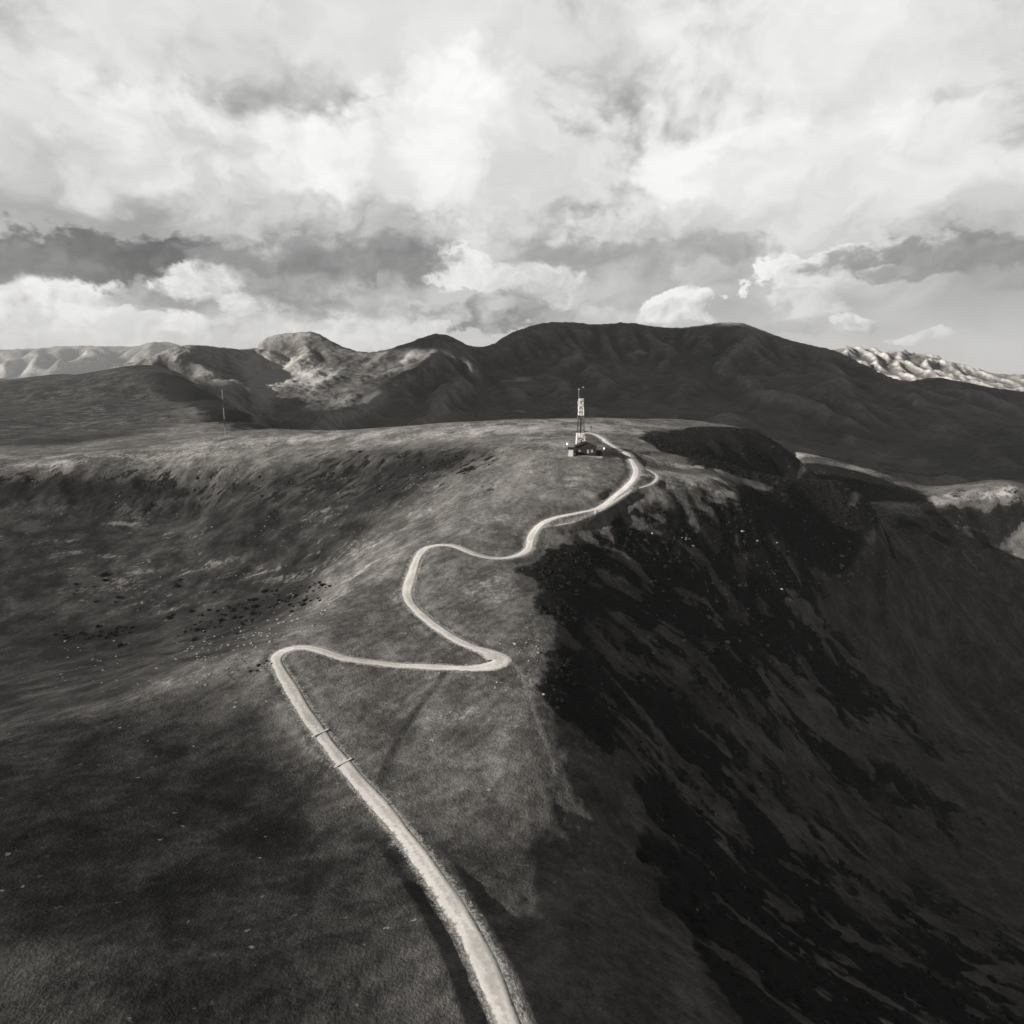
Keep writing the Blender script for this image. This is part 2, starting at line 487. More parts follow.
def hill_material():
    m, t, b = material('alpine_turf')
    pos = t.new('ShaderNodeTexCoord').outputs['Object']
    flat = t.vmath('MULTIPLY', pos, (1, 1, 0.6))
    big = t.noise(flat, 0.011, 5, 0.55, 0.6)
    mid = t.noise(flat, 0.055, 5, 0.6, 0.3)
    fin = t.noise(flat, 0.35, 5, 0.68)
    tiny = t.noise(flat, 1.4, 4, 0.7)
    nrm = t.new('ShaderNodeNewGeometry').outputs['Normal']
    nz = t.new('ShaderNodeSeparateXYZ'); t.l.new(nrm, nz.inputs[0])
    # grass tone: broad, middle and tussock scale
    g = t.math('ADD', t.math('MULTIPLY', big, 0.45), t.math('ADD', t.math('MULTIPLY', mid, 0.5), t.math('MULTIPLY', fin, 0.45)))
    g = t.math('ADD', g, t.math('MULTIPLY', tiny, 0.25))
    grass = t.map(g, 0.66, 1.0, K['grass_lo'], K['grass_hi'])
    grass = t.math('MULTIPLY', grass, t.mix(t.math('MULTIPLY', t.at('painted_shade'), t.map(mid, 0.3, 0.65, 1.0, 0.8)), 1.0, 0.10))  # turf colour darkened in place of cloud shade
    # dry bleached grass in ragged patches
    pale = t.at('pale')
    pn = t.math('ADD', pale, t.math('MULTIPLY', t.math('SUBTRACT', t.math('ADD', mid, fin), 1.0), 1.5))
    pf = t.map(pn, 0.3, 0.95)
    grass = t.mix(t.math('MULTIPLY', pf, 0.9), grass, t.math('MULTIPLY', t.map(tiny, 0.3, 0.7, K['dry'] * 0.65, K['dry'] * 1.3), t.mix(t.at('painted_shade'), 1.0, 0.6)))
    # low juniper and heather scrub with a frayed edge, and the right spurs' painted shade
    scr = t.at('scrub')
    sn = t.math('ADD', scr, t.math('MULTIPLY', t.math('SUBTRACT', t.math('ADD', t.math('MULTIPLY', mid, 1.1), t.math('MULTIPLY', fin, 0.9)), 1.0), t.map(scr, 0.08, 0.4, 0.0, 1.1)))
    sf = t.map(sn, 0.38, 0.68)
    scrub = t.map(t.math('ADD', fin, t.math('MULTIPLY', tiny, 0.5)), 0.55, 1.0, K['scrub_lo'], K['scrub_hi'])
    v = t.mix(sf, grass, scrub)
    v = t.math('MULTIPLY', v, t.map(t.at('grain'), 0.15, 0.85, 0.74, 1.28))
    v = t.mix(t.math('MULTIPLY', t.at('gully'), t.map(fin, 0.3, 0.6)), v, 0.035)
    vt = t.new('ShaderNodeTexVoronoi'); vt.inputs['Scale'].default_value = 0.9
    t.l.new(flat, vt.inputs['Vector'])
    v = t.math('MULTIPLY', v, t.mix(t.math('MULTIPLY', t.map(vt.outputs['Distance'], 0.34, 0.14), t.map(t.noise(flat, 0.09, 3), 0.45, 0.65)), 1.0, 0.5))
    vs = t.new('ShaderNodeTexVoronoi'); vs.inputs['Scale'].default_value = 0.22
    t.l.new(t.vmath('MULTIPLY_ADD', t.noise(flat, 1.1, 3, out='Color'), (2.6, 2.6, 1), flat), vs.inputs['Vector'])
    v = t.mix(t.math('MULTIPLY', t.map(vs.outputs['Distance'], 0.13, 0.07), t.map(t.noise(flat, 0.05, 3), 0.5, 0.6)), v, 0.36)
    # bare stones and outcrops where it is steep
    vor = t.new('ShaderNodeTexVoronoi'); vor.inputs['Scale'].default_value = 0.34; vor.inputs['Randomness'].default_value = 1
    t.l.new(flat, vor.inputs['Vector'])
    st = t.map(vor.outputs['Distance'], 0.26, 0.14)
    rmask = t.math('ADD', t.at('rocky'), t.math('MULTIPLY', t.math('SUBTRACT', mid, 0.5), 2.0))
    rmask = t.math('MULTIPLY', t.map(rmask, 0.35, 0.9), t.map(t.noise(flat, 0.16, 3), 0.50, 0.60))
    v = t.mix(t.math('MULTIPLY', st, rmask), v, K['rock'])
    v = t.mix(t.map(t.math('ADD', t.at('verge'), t.math('MULTIPLY', t.math('SUBTRACT', t.math('ADD', fin, tiny), 1.0), 1.3)), 0.3, 0.8, 0, 0.9), v, t.map(tiny, 0.3, 0.7, 0.26, 0.5))
    # worn footpaths
    v = t.mix(t.math('MULTIPLY', t.at('worn'), t.map(fin, 0.2, 0.7, 0.35, 0.9)), v, 0.3)
    t.l.new(t.col(v), b.inputs['Base Color'])
    h = t.math('ADD', t.math('MULTIPLY', fin, 1.0), t.math('MULTIPLY', tiny, 0.4))
    bump(t, b, h, 0.6, 0.9)
    return m


def mountain_material(name, lo, hi, rock, scale=1.0, rockbias=0.0):
    m, t, b = material(name)
    pos = t.new('ShaderNodeTexCoord').outputs['Object']
    big = t.noise(pos, 0.0016 * scale, 6, 0.6, 0.5)
    mid = t.noise(pos, 0.008 * scale, 6, 0.62, 0.4)
    fin = t.noise(pos, 0.045 * scale, 5, 0.7)
    nrm = t.new('ShaderNodeNewGeometry').outputs['Normal']
    nz = t.new('ShaderNodeSeparateXYZ'); t.l.new(nrm, nz.inputs[0])
    g = t.math('ADD', t.math('MULTIPLY', big, 0.5), t.math('ADD', t.math('MULTIPLY', mid, 0.5), t.math('MULTIPLY', fin, 0.35)))
    grass = t.map(g, 0.5, 0.86, lo, hi)
    steepf = t.math('SUBTRACT', 1.0, nz.outputs[2])
    rf = t.math('ADD', steepf, t.math('MULTIPLY', t.math('SUBTRACT', t.math('ADD', mid, fin), 1.0), 0.5))
    rf = t.map(t.math('ADD', rf, rockbias), 0.22, 0.42)
    rv = t.map(fin, 0.3, 0.7, rock * 0.5, rock * 1.3)
    v = t.mix(t.math('MULTIPLY', rf, 0.7), grass, rv)
    # forest and scrub low down, in dark drifts
    sc = t.math('ADD', t.at('scrub'), t.math('MULTIPLY', t.math('SUBTRACT', t.math('ADD', mid, t.math('MULTIPLY', fin, 0.7)), 0.85), 1.6))
    v = t.mix(t.map(sc, 0.35, 0.7), v, t.map(fin, 0.35, 0.7, 0.014, 0.04))
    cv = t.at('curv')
    v = t.math('MULTIPLY', v, t.mix(t.map(cv, -1, 1), 0.36, 1.75))  # relief shading put into the colour: hollows darker, ridges lighter
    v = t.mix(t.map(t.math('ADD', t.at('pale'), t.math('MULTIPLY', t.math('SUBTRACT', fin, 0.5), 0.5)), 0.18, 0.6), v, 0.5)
    t.l.new(t.col(v), b.inputs['Base Color'])
    bump(t, b, t.math('ADD', t.math('MULTIPLY', mid, 1.5), fin), 0.6, 7.0 / scale)
    return m


def road_material(name, lo, hi, edge):
    m, t, b = material(name)
    pos = t.new('ShaderNodeTexCoord').outputs['Object']
    ac = t.at('across')          # -1 .. 1 over the width
    fin = t.noise(pos, 0.9, 5, 0.65); mid = t.noise(pos, 0.12, 4, 0.6)
    aa = t.math('ADD', t.math('ABSOLUTE', ac), t.math('ADD', t.math('MULTIPLY', t.math('SUBTRACT', fin, 0.5), 1.1), t.math('MULTIPLY', t.math('SUBTRACT', mid, 0.5), 0.8)))
    rut = t.map(t.math('ABSOLUTE', t.math('SUBTRACT', aa, 0.42)), 0.30, 0.05)
    v = t.map(t.math('ADD', t.math('MULTIPLY', fin, 0.6), t.math('MULTIPLY', mid, 0.6)), 0.4, 0.8, lo, hi)
    v = t.math('MULTIPLY', v, t.mix(t.math('MULTIPLY', rut, t.map(mid, 0.3, 0.6, 0.4, 1.0)), 0.88, 1.08))
    v = t.mix(t.map(aa, 0.72, 1.05), v, edge)
    t.l.new(t.col(v), b.inputs['Base Color'])
    bump(t, b, fin, 0.5, 0.15)
    return m


M_HILL = hill_material()
M_ROAD = road_material('pale_gravel', 0.64, 0.86, 0.22)
M_TRACK = road_material('worn_track', 0.42, 0.6, 0.2)
M_MOUNT = mountain_material('mountain_turf_and_rock', 0.06, 0.26, 0.24)
M_PEAK = mountain_material('bare_rock', 0.17, 0.34, 0.36, 1.6, 0.06)
M_FAR = mountain_material('far_rock', 0.08, 0.22, 0.3, 0.5)
M_BUSH = simple('juniper', 0.012, 0.9, 0.5, 3)
M_STONE = simple('granite', 0.34, 0.85, 0.35, 1.2)
M_WHITE = simple('white_paint', 0.8, 0.45, 0.06, 2)
M_RED = simple('dark_red_paint', 0.05, 0.5, 0.2, 2)
M_GREY = simple('galvanised_steel', 0.34, 0.5, 0.15, 2)
M_DARK = simple('dark_steel', 0.03, 0.5, 0.2, 2)
M_WALL = simple('dark_stone_wall', 0.035, 0.9, 0.5, 1.2)
M_ROOF = simple('dark_slate', 0.025, 0.7, 0.4, 2.5)
M_LIGHTWALL = simple('pale_concrete', 0.42, 0.8, 0.2, 1)
M_GLASS = simple('window_glass', 0.35, 0.12, 0.1, 1)

# ------------------------------------------------------------------ near hill sheet
NR, NC = 1050, 1040
yy = -70 + (np.linspace(0, 1, NR) ** 1.85) * 2080
# denser rows close to the camera, evenly fanned columns
s = np.linspace(-1, 1, NC)
Yv = np.repeat(yy[:, None], NC, 1)
Xv = s[None, :] * np.minimum(0.90 * (Yv + 250), 1700)
Xv = np.minimum(Xv, 1235 + 0.001 * Xv)
Zv = height(Xv, Yv)


def blobs(X, Y, lst, g=N):
    """soft patches on the ground: (u, v, half width px, half height px, amount) traced once, then kept in world metres"""
    r = np.zeros(X.shape)
    for u, v, ru, rv, a in lst:
        c = hit(u, v, g); e = hit(u + ru, v, g); f = hit(u, v - rv, g)
        f2 = hit(u, v + rv, g)
        up_, dn_ = np.hypot(*(f - c)), np.hypot(*(f2 - c))
        if up_ > 1.6 * dn_: f = 2 * c - f2
        e2 = hit(u - ru, v, g)
        rx = max(min(abs(e[0] - c[0]), abs(e2[0] - c[0]) * 1.6), 1.5); ry = max(min(up_, 1.6 * dn_), 1.5)
        dx = (X - c[0]); dy = (Y - c[1])
        sh = (f[0] - c[0]) / (f[1] - c[1] + 1e-6)
        q = ((dx - sh * dy) / rx) ** 2 + (dy / ry) ** 2
        r = np.maximum(r, a * np.exp(-q * 0.9)) if a > 0 else r + a * np.exp(-q * 0.9)
    return r


# scrub on the right flank: everything on the down-slope side of its upper edge
EDGE = [(650, 800), (640, 768), (605, 742), (575, 715), (556, 692), (551, 672), (560, 660), (569, 638), (556, 622), (540, 605), (536, 592), (524, 570), (545, 556), (575, 546), (610, 536), (630, 522), (640, 502), (660, 495), (700, 502), (735, 510), (765, 520), (800, 540), (850, 560)]
edge = np.array([hit(u, v) for u, v in EDGE])
edge = np.vstack([edge[0] + (0, -160), edge, edge[-1] + (250, 30)])


def inside(x, y, poly):
    c = np.zeros(x.shape, bool)
    n = len(poly)
    for i in range(n):
        x1, y1 = poly[i]; x2, y2 = poly[(i + 1) % n]
        if y1 == y2: continue
        m = ((y1 > y) != (y2 > y)) & (x < (x2 - x1) * (y - y1) / (y2 - y1) + x1)
        c ^= m
    return c


poly = np.vstack([edge, [[1500, edge[-1][1]], [1500, -300], [edge[0][0], -300]]])


def scrub_shade_mask(X, Y):
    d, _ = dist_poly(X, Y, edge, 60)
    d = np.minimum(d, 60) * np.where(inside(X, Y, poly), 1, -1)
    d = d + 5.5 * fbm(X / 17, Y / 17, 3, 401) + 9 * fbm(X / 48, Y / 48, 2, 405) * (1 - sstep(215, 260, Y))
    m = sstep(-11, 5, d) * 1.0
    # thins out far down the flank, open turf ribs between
    thin = blobs(X, Y, [(900, 620, 75, 45, 0.62), (960, 690, 70, 60, 0.62), (830, 600, 28, 25, 0.5), (930, 560, 50, 22, 0.5), (735, 620, 10, 22, .45), (700, 690, 12, 20, .42), (720, 715, 14, 22, .42), (650, 742, 60, 12, .38),
                        (780, 690, 16, 22, .4), (820, 715, 40, 20, .45), (760, 745, 80, 16, .4), (870, 745, 80, 18, .5), (620, 742, 30, 14, .35), (690, 660, 8, 14, .35), (880, 850, 200, 60, .5), (700, 800, 80, 20, .4)])
    m = m - thin
    m = np.maximum(m, blobs(X, Y, [(670, 437, 24, 5, .9), (700, 436, 36, 9, 1), (735, 445, 36, 12, 1), (765, 460, 30, 12, .95), (790, 478, 16, 9, .8), (655, 437, 12, 3, 1), (720, 462, 26, 7, .9),
                                   (720, 505, 40, 10, .8), (790, 525, 30, 16, .9), (835, 548, 40, 18, .9), (870, 570, 34, 18, .75), (810, 575, 40, 30, .8), (870, 485, 40, 9, .55), (900, 480, 28, 9, .5), (955, 520, 26, 12, .75), (935, 545, 20, 6, .6),
                                   (70, 640, 55, 7, .9), (130, 630, 40, 6, .8), (60, 655, 30, 10, .7), (250, 607, 45, 14, .62), (290, 595, 34, 12, .62), (215, 625, 40, 10, .55),
                                   (410, 470, 40, 16, .58), (450, 462, 34, 12, .6), (380, 490, 30, 14, .56), (480, 455, 24, 8, .55), (350, 475, 25, 12, .5), (240, 485, 12, 14, .55), (100, 490, 60, 14, .75), (130, 487, 50, 12, .7), (60, 484, 50, 10, .75), (20, 492, 60, 12, .75), (80, 503, 50, 6, .6), (170, 492, 30, 8, .6),
                                   (215, 400, 26, 9, 1.0), (190, 388, 22, 7, 1.0), (240, 416, 22, 7, 1.0), (170, 378, 18, 4, .9), (255, 424, 18, 4, 1.), (60, 440, 60, 4, .55), (100, 436, 40, 4, .5),
                                   (100, 640, 10, 3, .5)]))
    return m


def strands(X, Y, a, b, width, length, seed):
    """noise drawn out along the fall line that runs through photo points a and b"""
    d = hit(*b) - hit(*a); d /= np.linalg.norm(d)
    al = X * d[0] + Y * d[1]; ac = X * d[1] - Y * d[0]
    ac = ac + 6 * perlin(X / 40, Y / 40, seed + 50)
    return fbm(ac / width, al / length, 4, seed, .6)


def poly_mask(X, Y, px, soft):
    w = np.array([hit(*q) for q in px])
    d, _ = dist_poly(X, Y, np.vstack([w, w[:1]]), 60)
    return sstep(-soft, soft, np.minimum(d, 60) * np.where(inside(X, Y, w), 1, -1))


LEFT_FALL = ((430, 455), (300, 550))
RIGHT_FALL = ((700, 640), (800, 740))
scrub_base = scrub_shade_mask


def scrub_shade_mask(X, Y):
    m = scrub_base(X, Y)
    right = sstep(20, 70, X) * (1 - sstep(560, 640, Y))
    st = strands(X, Y, *RIGHT_FALL, 12, 40, 301) * .75 + .45 * fbm(X / 13, Y / 13, 3, 305)
    m = m - right * sstep(0.0, 0.65, st) * 0.75
    m = m - right * 0.38 * sstep(0.05, 0.6, strands(X, Y, *RIGHT_FALL, 30, 60, 303)) - right * .5 * sstep(170, 300, X)
    st2 = strands(X, Y, *LEFT_FALL, 5, 16, 311)
    reg = np.maximum(blobs(X, Y, [(410, 472, 80, 26, .9), (340, 478, 70, 34, .8), (470, 462, 44, 14, .85), (270, 490, 60, 34, .75), (480, 495, 34, 14, .6), (130, 490, 130, 26, .95), (40, 488, 80, 22, .95), (560, 474, 40, 8, .45), (330, 540, 60, 34, .5), (200, 500, 60, 26, .75)]), 0)
    m = np.maximum(m, reg * sstep(-0.2, 0.4, st2) * 0.95)
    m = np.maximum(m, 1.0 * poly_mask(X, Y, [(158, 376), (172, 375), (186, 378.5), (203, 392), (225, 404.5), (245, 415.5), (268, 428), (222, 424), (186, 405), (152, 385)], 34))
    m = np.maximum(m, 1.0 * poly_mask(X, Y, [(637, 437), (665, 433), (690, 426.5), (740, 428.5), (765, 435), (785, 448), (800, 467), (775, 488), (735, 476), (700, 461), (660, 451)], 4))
    m = np.maximum(m, blobs(X, Y, [(815, 470, 26, 8, .75), (850, 480, 34, 8, .85), (890, 490, 34, 8, .85), (920, 497, 18, 4, .7), (960, 517, 40, 13, .95), (905, 525, 26, 9, .7), (985, 540, 40, 10, .8), (870, 522, 20, 7, .6), (1010, 515, 40, 14, .9), (940, 538, 20, 5, .6)]))  # shade on the right spurs' faces painted as dark scrub, here and below
    for px, a in (([(735, 481), (770, 493), (810, 498), (850, 507), (885, 530), (900, 565), (850, 575), (780, 550), (740, 518)], .95),
                  ([(900, 518), (940, 508), (1060, 503), (1060, 530), (940, 530), (890, 532)], .45),
                  ([(774, 479), (800, 474.5), (840, 479), (868, 500), (850, 516), (800, 506), (770, 493)], .95),
                  ([(803, 463), (865, 473), (905, 487), (930, 502), (870, 502), (820, 490)], .95)):
        m = np.maximum(m, a * poly_mask(X, Y, px, 7) - 0.25 * np.clip(strands(X, Y, *RIGHT_FALL, 16, 60, 341), 0, 1))
    return m


def painted_shade_mask(X, Y):  # shade over the hollow, foreground and slopes, painted into the turf colour
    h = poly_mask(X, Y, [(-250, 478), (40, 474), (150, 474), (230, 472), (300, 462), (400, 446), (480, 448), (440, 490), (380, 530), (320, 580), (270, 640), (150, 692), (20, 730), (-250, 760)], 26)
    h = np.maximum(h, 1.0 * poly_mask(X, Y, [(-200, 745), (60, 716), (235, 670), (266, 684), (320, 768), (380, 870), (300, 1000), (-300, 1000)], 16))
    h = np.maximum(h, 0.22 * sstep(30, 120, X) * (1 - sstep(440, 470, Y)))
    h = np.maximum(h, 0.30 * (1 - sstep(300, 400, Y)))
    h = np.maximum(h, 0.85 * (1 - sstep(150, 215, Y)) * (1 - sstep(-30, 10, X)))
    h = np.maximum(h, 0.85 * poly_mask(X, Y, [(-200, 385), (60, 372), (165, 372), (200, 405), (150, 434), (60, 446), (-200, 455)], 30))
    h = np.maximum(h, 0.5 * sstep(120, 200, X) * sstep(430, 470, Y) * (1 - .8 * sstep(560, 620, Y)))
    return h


def pale_strands(X, Y):
    """bleached grass along the terraces of the left hollow"""
    st = strands(X, Y, (130, 612), (300, 562), 6, 32, 351)
    reg = poly_mask(X, Y, [(40, 535), (70, 518), (150, 520), (250, 522), (330, 520), (420, 500), (400, 540), (310, 590), (230, 605), (120, 622), (60, 612)], 20)
    st2 = strands(X, Y, *LEFT_FALL, 6, 40, 361)
    reg2 = poly_mask(X, Y, [(230, 480), (330, 462), (440, 450), (500, 470), (420, 530), (330, 575), (280, 540)], 16)
    return np.maximum(reg * sstep(.05, .9, st) * .50, reg2 * sstep(.1, .9, st2) * .36)


pale_px = [(120, 524, 26, 2, .8), (520, 428, 90, 5, .9), (600, 428, 70, 6, .85), (420, 436, 80, 4, .7), (300, 440, 90, 4, .7), (150, 455, 110, 5, .6), (560, 445, 60, 5, .6), (660, 440, 30, 6, .55), (620, 460, 40, 6, .45), (540, 470, 60, 6, .35), (60, 462, 60, 4, .65), (100, 425, 90, 12, .35), (220, 432, 50, 3, .5), (520, 430, 60, 3, .6), (600, 425, 50, 2, .6), (460, 432, 60, 3, .6), (380, 434, 60, 3, .6), (665, 480, 30, 3, .7), (700, 486, 30, 3, .7), (635, 452, 14, 3, .6), (690, 455, 20, 3, .6), (560, 450, 30, 3, .4), (500, 450, 40, 3, .4), (480, 426, 60, 4, .6), (560, 421, 60, 3, .6), (640, 424, 60, 3, .55), (540, 437, 40, 3, .6), (620, 450, 6, 2, .9), (650, 457, 12, 1.2, .9), (690, 466, 40, 4, .65), (680, 475, 34, 3, .8), (645, 476, 9, 2, .9), (672, 488, 14, 2, .85), (715, 478, 18, 3, .8),
           (575, 478, 40, 2.5, .5), (600, 484, 14, 2, .75), (570, 486, 8, 2, .75), (630, 462, 6, 2, .8), (545, 463, 30, 2, .5),
           (740, 492, 30, 6, .5), (300, 437, 90, 4, .55), (200, 445, 120, 4, .55), (80, 455, 60, 3, .55), (330, 447, 60, 3, .4), (150, 452, 60, 2.5, .5),
           (120, 523, 28, 2.2, .8), (140, 518, 18, 2, .6), (210, 565, 30, 5, .4), (230, 575, 24, 3, .6), (110, 590, 50, 4, .45), (130, 582, 20, 5, .55), (180, 608, 30, 3, .4), (280, 578, 50, 3, .55), (330, 560, 50, 4, .5), (70, 553, 25, 3, .45),
           (380, 560, 60, 8, .4), (330, 600, 40, 8, .35), (290, 635, 40, 4, .4), (240, 655, 40, 3, .45), (150, 685, 50, 4, .35), (60, 718, 40, 4, .3), (330, 515, 26, 5, .4), (325, 510, 10, 3, .6),
           (545, 640, 22, 26, .42), (535, 680, 22, 16, .5), (510, 690, 26, 10, .4), (460, 720, 30, 14, .36), (530, 730, 26, 18, .4), (590, 745, 24, 14, .42), (555, 600, 14, 14, .35), (480, 590, 40, 30, .3), (580, 540, 30, 6, .45), (500, 520, 40, 10, .3),
           (830, 459, 30, 3, .95), (800, 454, 18, 2.5, .95), (870, 471, 24, 3, .8), (905, 484, 16, 3, .7), (900, 506, 30, 5, .85), (870, 513, 22, 4, .8), (950, 498, 40, 5, .85), (1000, 494, 40, 5, .8), (920, 530, 40, 8, .5), (890, 520, 20, 5, .6), (960, 552, 30, 4, .4), (860, 503, 12, 3, .4),
           (700, 421, 40, 1.5, .6), (740, 426, 14, 1.2, .7), (760, 432, 8, 1, .6), (100, 410, 60, 10, .35), (140, 395, 20, 8, .4), (160, 420, 60, 5, .4), (60, 395, 40, 12, .25)]
rocky_px = [(270, 605, 60, 18, .7), (300, 592, 30, 8, .9), (240, 640, 60, 12, .6), (280, 655, 25, 8, .7), (180, 650, 50, 12, .5), (110, 640, 50, 14, .5), (700, 570, 90, 40, .8), (780, 560, 70, 40, .8), (690, 640, 80, 60, .75), (850, 570, 60, 20, .95), (620, 580, 50, 30, .7), (760, 640, 60, 50, .7),
            (420, 475, 70, 22, .6), (560, 470, 60, 12, .4), (530, 660, 40, 40, .45), (500, 490, 30, 10, .55), (880, 490, 80, 24, .4), (900, 590, 60, 20, .6), (800, 690, 80, 40, .4)]
ground = mesh_obj('ground', np.stack([Xv, Yv, Zv], -1).reshape(-1, 3), grid_faces(NR, NC), M_HILL, smooth=True)
ground['kind'] = 'structure'
attr(ground, 'scrub', scrub_shade_mask(Xv, Yv))
attr(ground, 'pale', np.maximum(blobs(Xv, Yv, pale_px), pale_strands(Xv, Yv)))
attr(ground, 'rocky', blobs(Xv, Yv, rocky_px))
attr(ground, 'painted_shade', painted_shade_mask(Xv, Yv))
wl = 1 - sstep(-60, 60, Xv - 20)
grain = (strands(Xv, Yv, *LEFT_FALL, 3.2, 14, 371) * wl + strands(Xv, Yv, *RIGHT_FALL, 3.2, 16, 381) * (1 - wl)) * .7 + .5 * fbm(Xv / 11, Yv / 11, 4, 391, .6)
attr(ground, 'grain', np.clip(grain * 0.5 + 0.5, 0, 1))
gully, _ = dist_poly(Xv, Yv, curve_pts([(447, 671), (432, 690), (418, 708), (402, 733), (388, 762), (372, 800)], 1.5), 6)
attr(ground, 'gully', 1 - sstep(.5, 2.2, gully))
dr_, ir_ = dist_poly(Xv, Yv, road, 12)
dt_, it_ = dist_poly(Xv, Yv, track, 12)
attr(ground, 'verge', np.maximum(1 - sstep(1.6, 5.2, dr_), 0.6 * (1 - sstep(1.0, 3.4, dt_))))
worn = np.zeros(Xv.shape)
for px, w in ((PATH_PX, 0.9), (PATH2_PX, 0.5)):
    d, _ = dist_poly(Xv, Yv, curve_pts(px, 1.5), 8)
    worn = np.maximum(worn, 1 - sstep(w * 0.3, w, d))
attr(ground, 'worn', worn)


def ribbon(name, line, lz, width, mat, lift, nac=13):
    tng = np.gradient(line, axis=0)
    tng /= np.linalg.norm(tng, axis=1)[:, None] + 1e-9
    nr = np.stack([tng[:, 1], -tng[:, 0]], 1)
    ac = np.linspace(-1, 1, nac)
    wv = width(np.arange(len(line))) if callable(width) else np.full(len(line), width)
    p = line[:, None] + nr[:, None] * (ac[None, :, None] * wv[:, None, None] / 2)
    z = lz[:, None] + lift - 0.27 * np.abs(ac)[None] ** 4 + 0.02 * perlin(p[..., 0] / 2, p[..., 1] / 2, 77)
    v = np.concatenate([p, z[..., None]], -1)
    o = mesh_obj(name, v.reshape(-1, 3), grid_faces(len(line), nac)[:, ::-1], mat, smooth=True)
    o['kind'] = 'structure'
    attr(o, 'across', np.broadcast_to(ac[None], z.shape))
    return o


hp = hit(496, 659)
def road_w(i):
    q = road[i]
    d = np.hypot(q[:, 0] - hp[0], q[:, 1] - hp[1])
    far = sstep(380, 520, q[:, 1])
    return 5.0 - 0.8 * far + 5.0 * np.exp(-(d / 9) ** 2) + 0.9 * perlin(np.asarray(i) / 11.0, np.zeros(len(q)), 5)
ribbon('road', road, road_z, road_w, M_ROAD, 0.14)
ribbon('path', track, track_z, 2.8, M_TRACK, 0.14, 9)

# ------------------------------------------------------------------ mountains
def PM(u, v, Y): return P(u, v, Y)
MT = []
sky = [(-140, 385, 2300), (-60, 382, 2350), (0, 379, 2400), (50, 378, 2450), (90, 375, 2500), (130, 363, 2700), (165, 354, 2850), (200, 346.5, 3000), (222, 345, 3100), (240, 348, 3150), (250, 345, 3350), (256, 341, 3480), (264, 337.5, 3560), (275, 336.3, 3600), (290, 335.2, 3600), (302, 332.5, 3570), (312, 331.2, 3550), (318, 333, 3545), (326, 338, 3540), (340, 345, 3500), (355, 350, 3450), (371, 353, 3400), (390, 349, 3400),
       (415, 340, 3400), (446, 333, 3400), (455, 337, 3450), (465, 344, 3500), (483, 346, 3700), (500, 338, 3900), (520, 330, 4000), (545, 323, 4100), (575, 323, 4150), (592, 326, 4200), (610, 325.5, 4200), (632, 323, 4150), (655, 328, 4150), (680, 330, 4150),
       (700, 328, 4100), (718, 323.5, 4000), (744, 324, 3950), (765, 332, 3900), (790, 341, 3850), (815, 347, 3800), (836, 351, 3800), (856, 363, 3760), (876, 375, 3700), (897, 383, 3600), (918, 379.5, 3620), (938, 377, 3620), (952, 381, 3560), (975, 385, 3500), (1020, 393, 3400), (1150, 395, 3300)]
for u, v, Y in sky:
    MT.append(P(u, v, Y))
    q = P(u, v, Y)
    MT.append((q[0], Y + 260, q[2] - 75))
    MT.append((q[0], Y + 900, q[2] - 340))
# ridges and hollows between skyline and valley: (u, v, Y)
MT += [PM(*q) for q in [
    # left peak's spur and the lit saddle bowl right of it
    (150, 370, 2500), (175, 365, 2560), (200, 372, 2450), (212, 354, 2780), (224, 366, 2600), (236, 380, 2440), (244, 394, 2300), (240, 408, 2150), (205, 392, 2220), (120, 380, 2350), (175, 388, 2280), (150, 395, 2100),
    (248, 364, 3120), (256, 382, 2880), (258, 400, 2620), (266, 414, 2330), (278, 366, 3080), (288, 388, 2700), (296, 350, 3330), (322, 352, 3250), (326, 366, 3000), (322, 380, 2800), (330, 392, 2600), (300, 372, 2960), (345, 368, 3050), (350, 384, 2750), (300, 408, 2280), (340, 412, 2220), (280, 424, 2050),
    # third peak's spur
    (415, 352, 3150), (400, 362, 2950), (380, 378, 2700), (365, 396, 2450), (350, 418, 2100), (378, 358, 3180), (360, 366, 3060), (440, 352, 3120), (450, 375, 2780), (445, 400, 2450), (430, 420, 2100), (395, 408, 2280),
    # hollow and the big massif
    (485, 362, 3400), (480, 385, 3000), (480, 405, 2620), (520, 352, 3600), (530, 375, 3150), (550, 392, 2850), (545, 410, 2550), (575, 350, 3680), (580, 380, 3050), (600, 400, 2700), (615, 350, 3700), (640, 350, 3700), (640, 385, 2950), (665, 355, 3620), (670, 390, 2850), (690, 410, 2500),
    (730, 350, 3480), (730, 378, 2950), (740, 405, 2500), (780, 365, 3300), (775, 395, 2650), (790, 420, 2250), (820, 375, 3100), (830, 395, 2680), (840, 420, 2250), (870, 395, 2800), (880, 420, 2350), (920, 405, 2700), (930, 425, 2300), (970, 420, 2500), (1020, 430, 2300), (970, 400, 2950),
    (900, 450, 1850), (850, 445, 1900), (960, 455, 1780), (930, 475, 1500), (970, 482, 1420), (1030, 470, 1550), (800, 440, 1900), (1120, 480, 1500), (880, 470, 1520)]]
for u in range(-150, 1250, 100):      # hidden valley floor
    MT.append(((u - 512) / F * 1000, 1000, -210)); MT.append(((u - 512) / F * 1500, 1500, -190 if u < 700 else -150))
MG = Grid(-4300, 4600, 850, 5600, 20)
MG.h = rbf(MT, MG, smooth=0.01, scale=600)
amp = sstep(850, 1800, MG.Y) * (1 - sstep(4700, 5600, MG.Y)) * (1 - .8 * np.exp(-((MG.X + 860) / 330) ** 2 - ((MG.Y - 2950) / 480) ** 2))
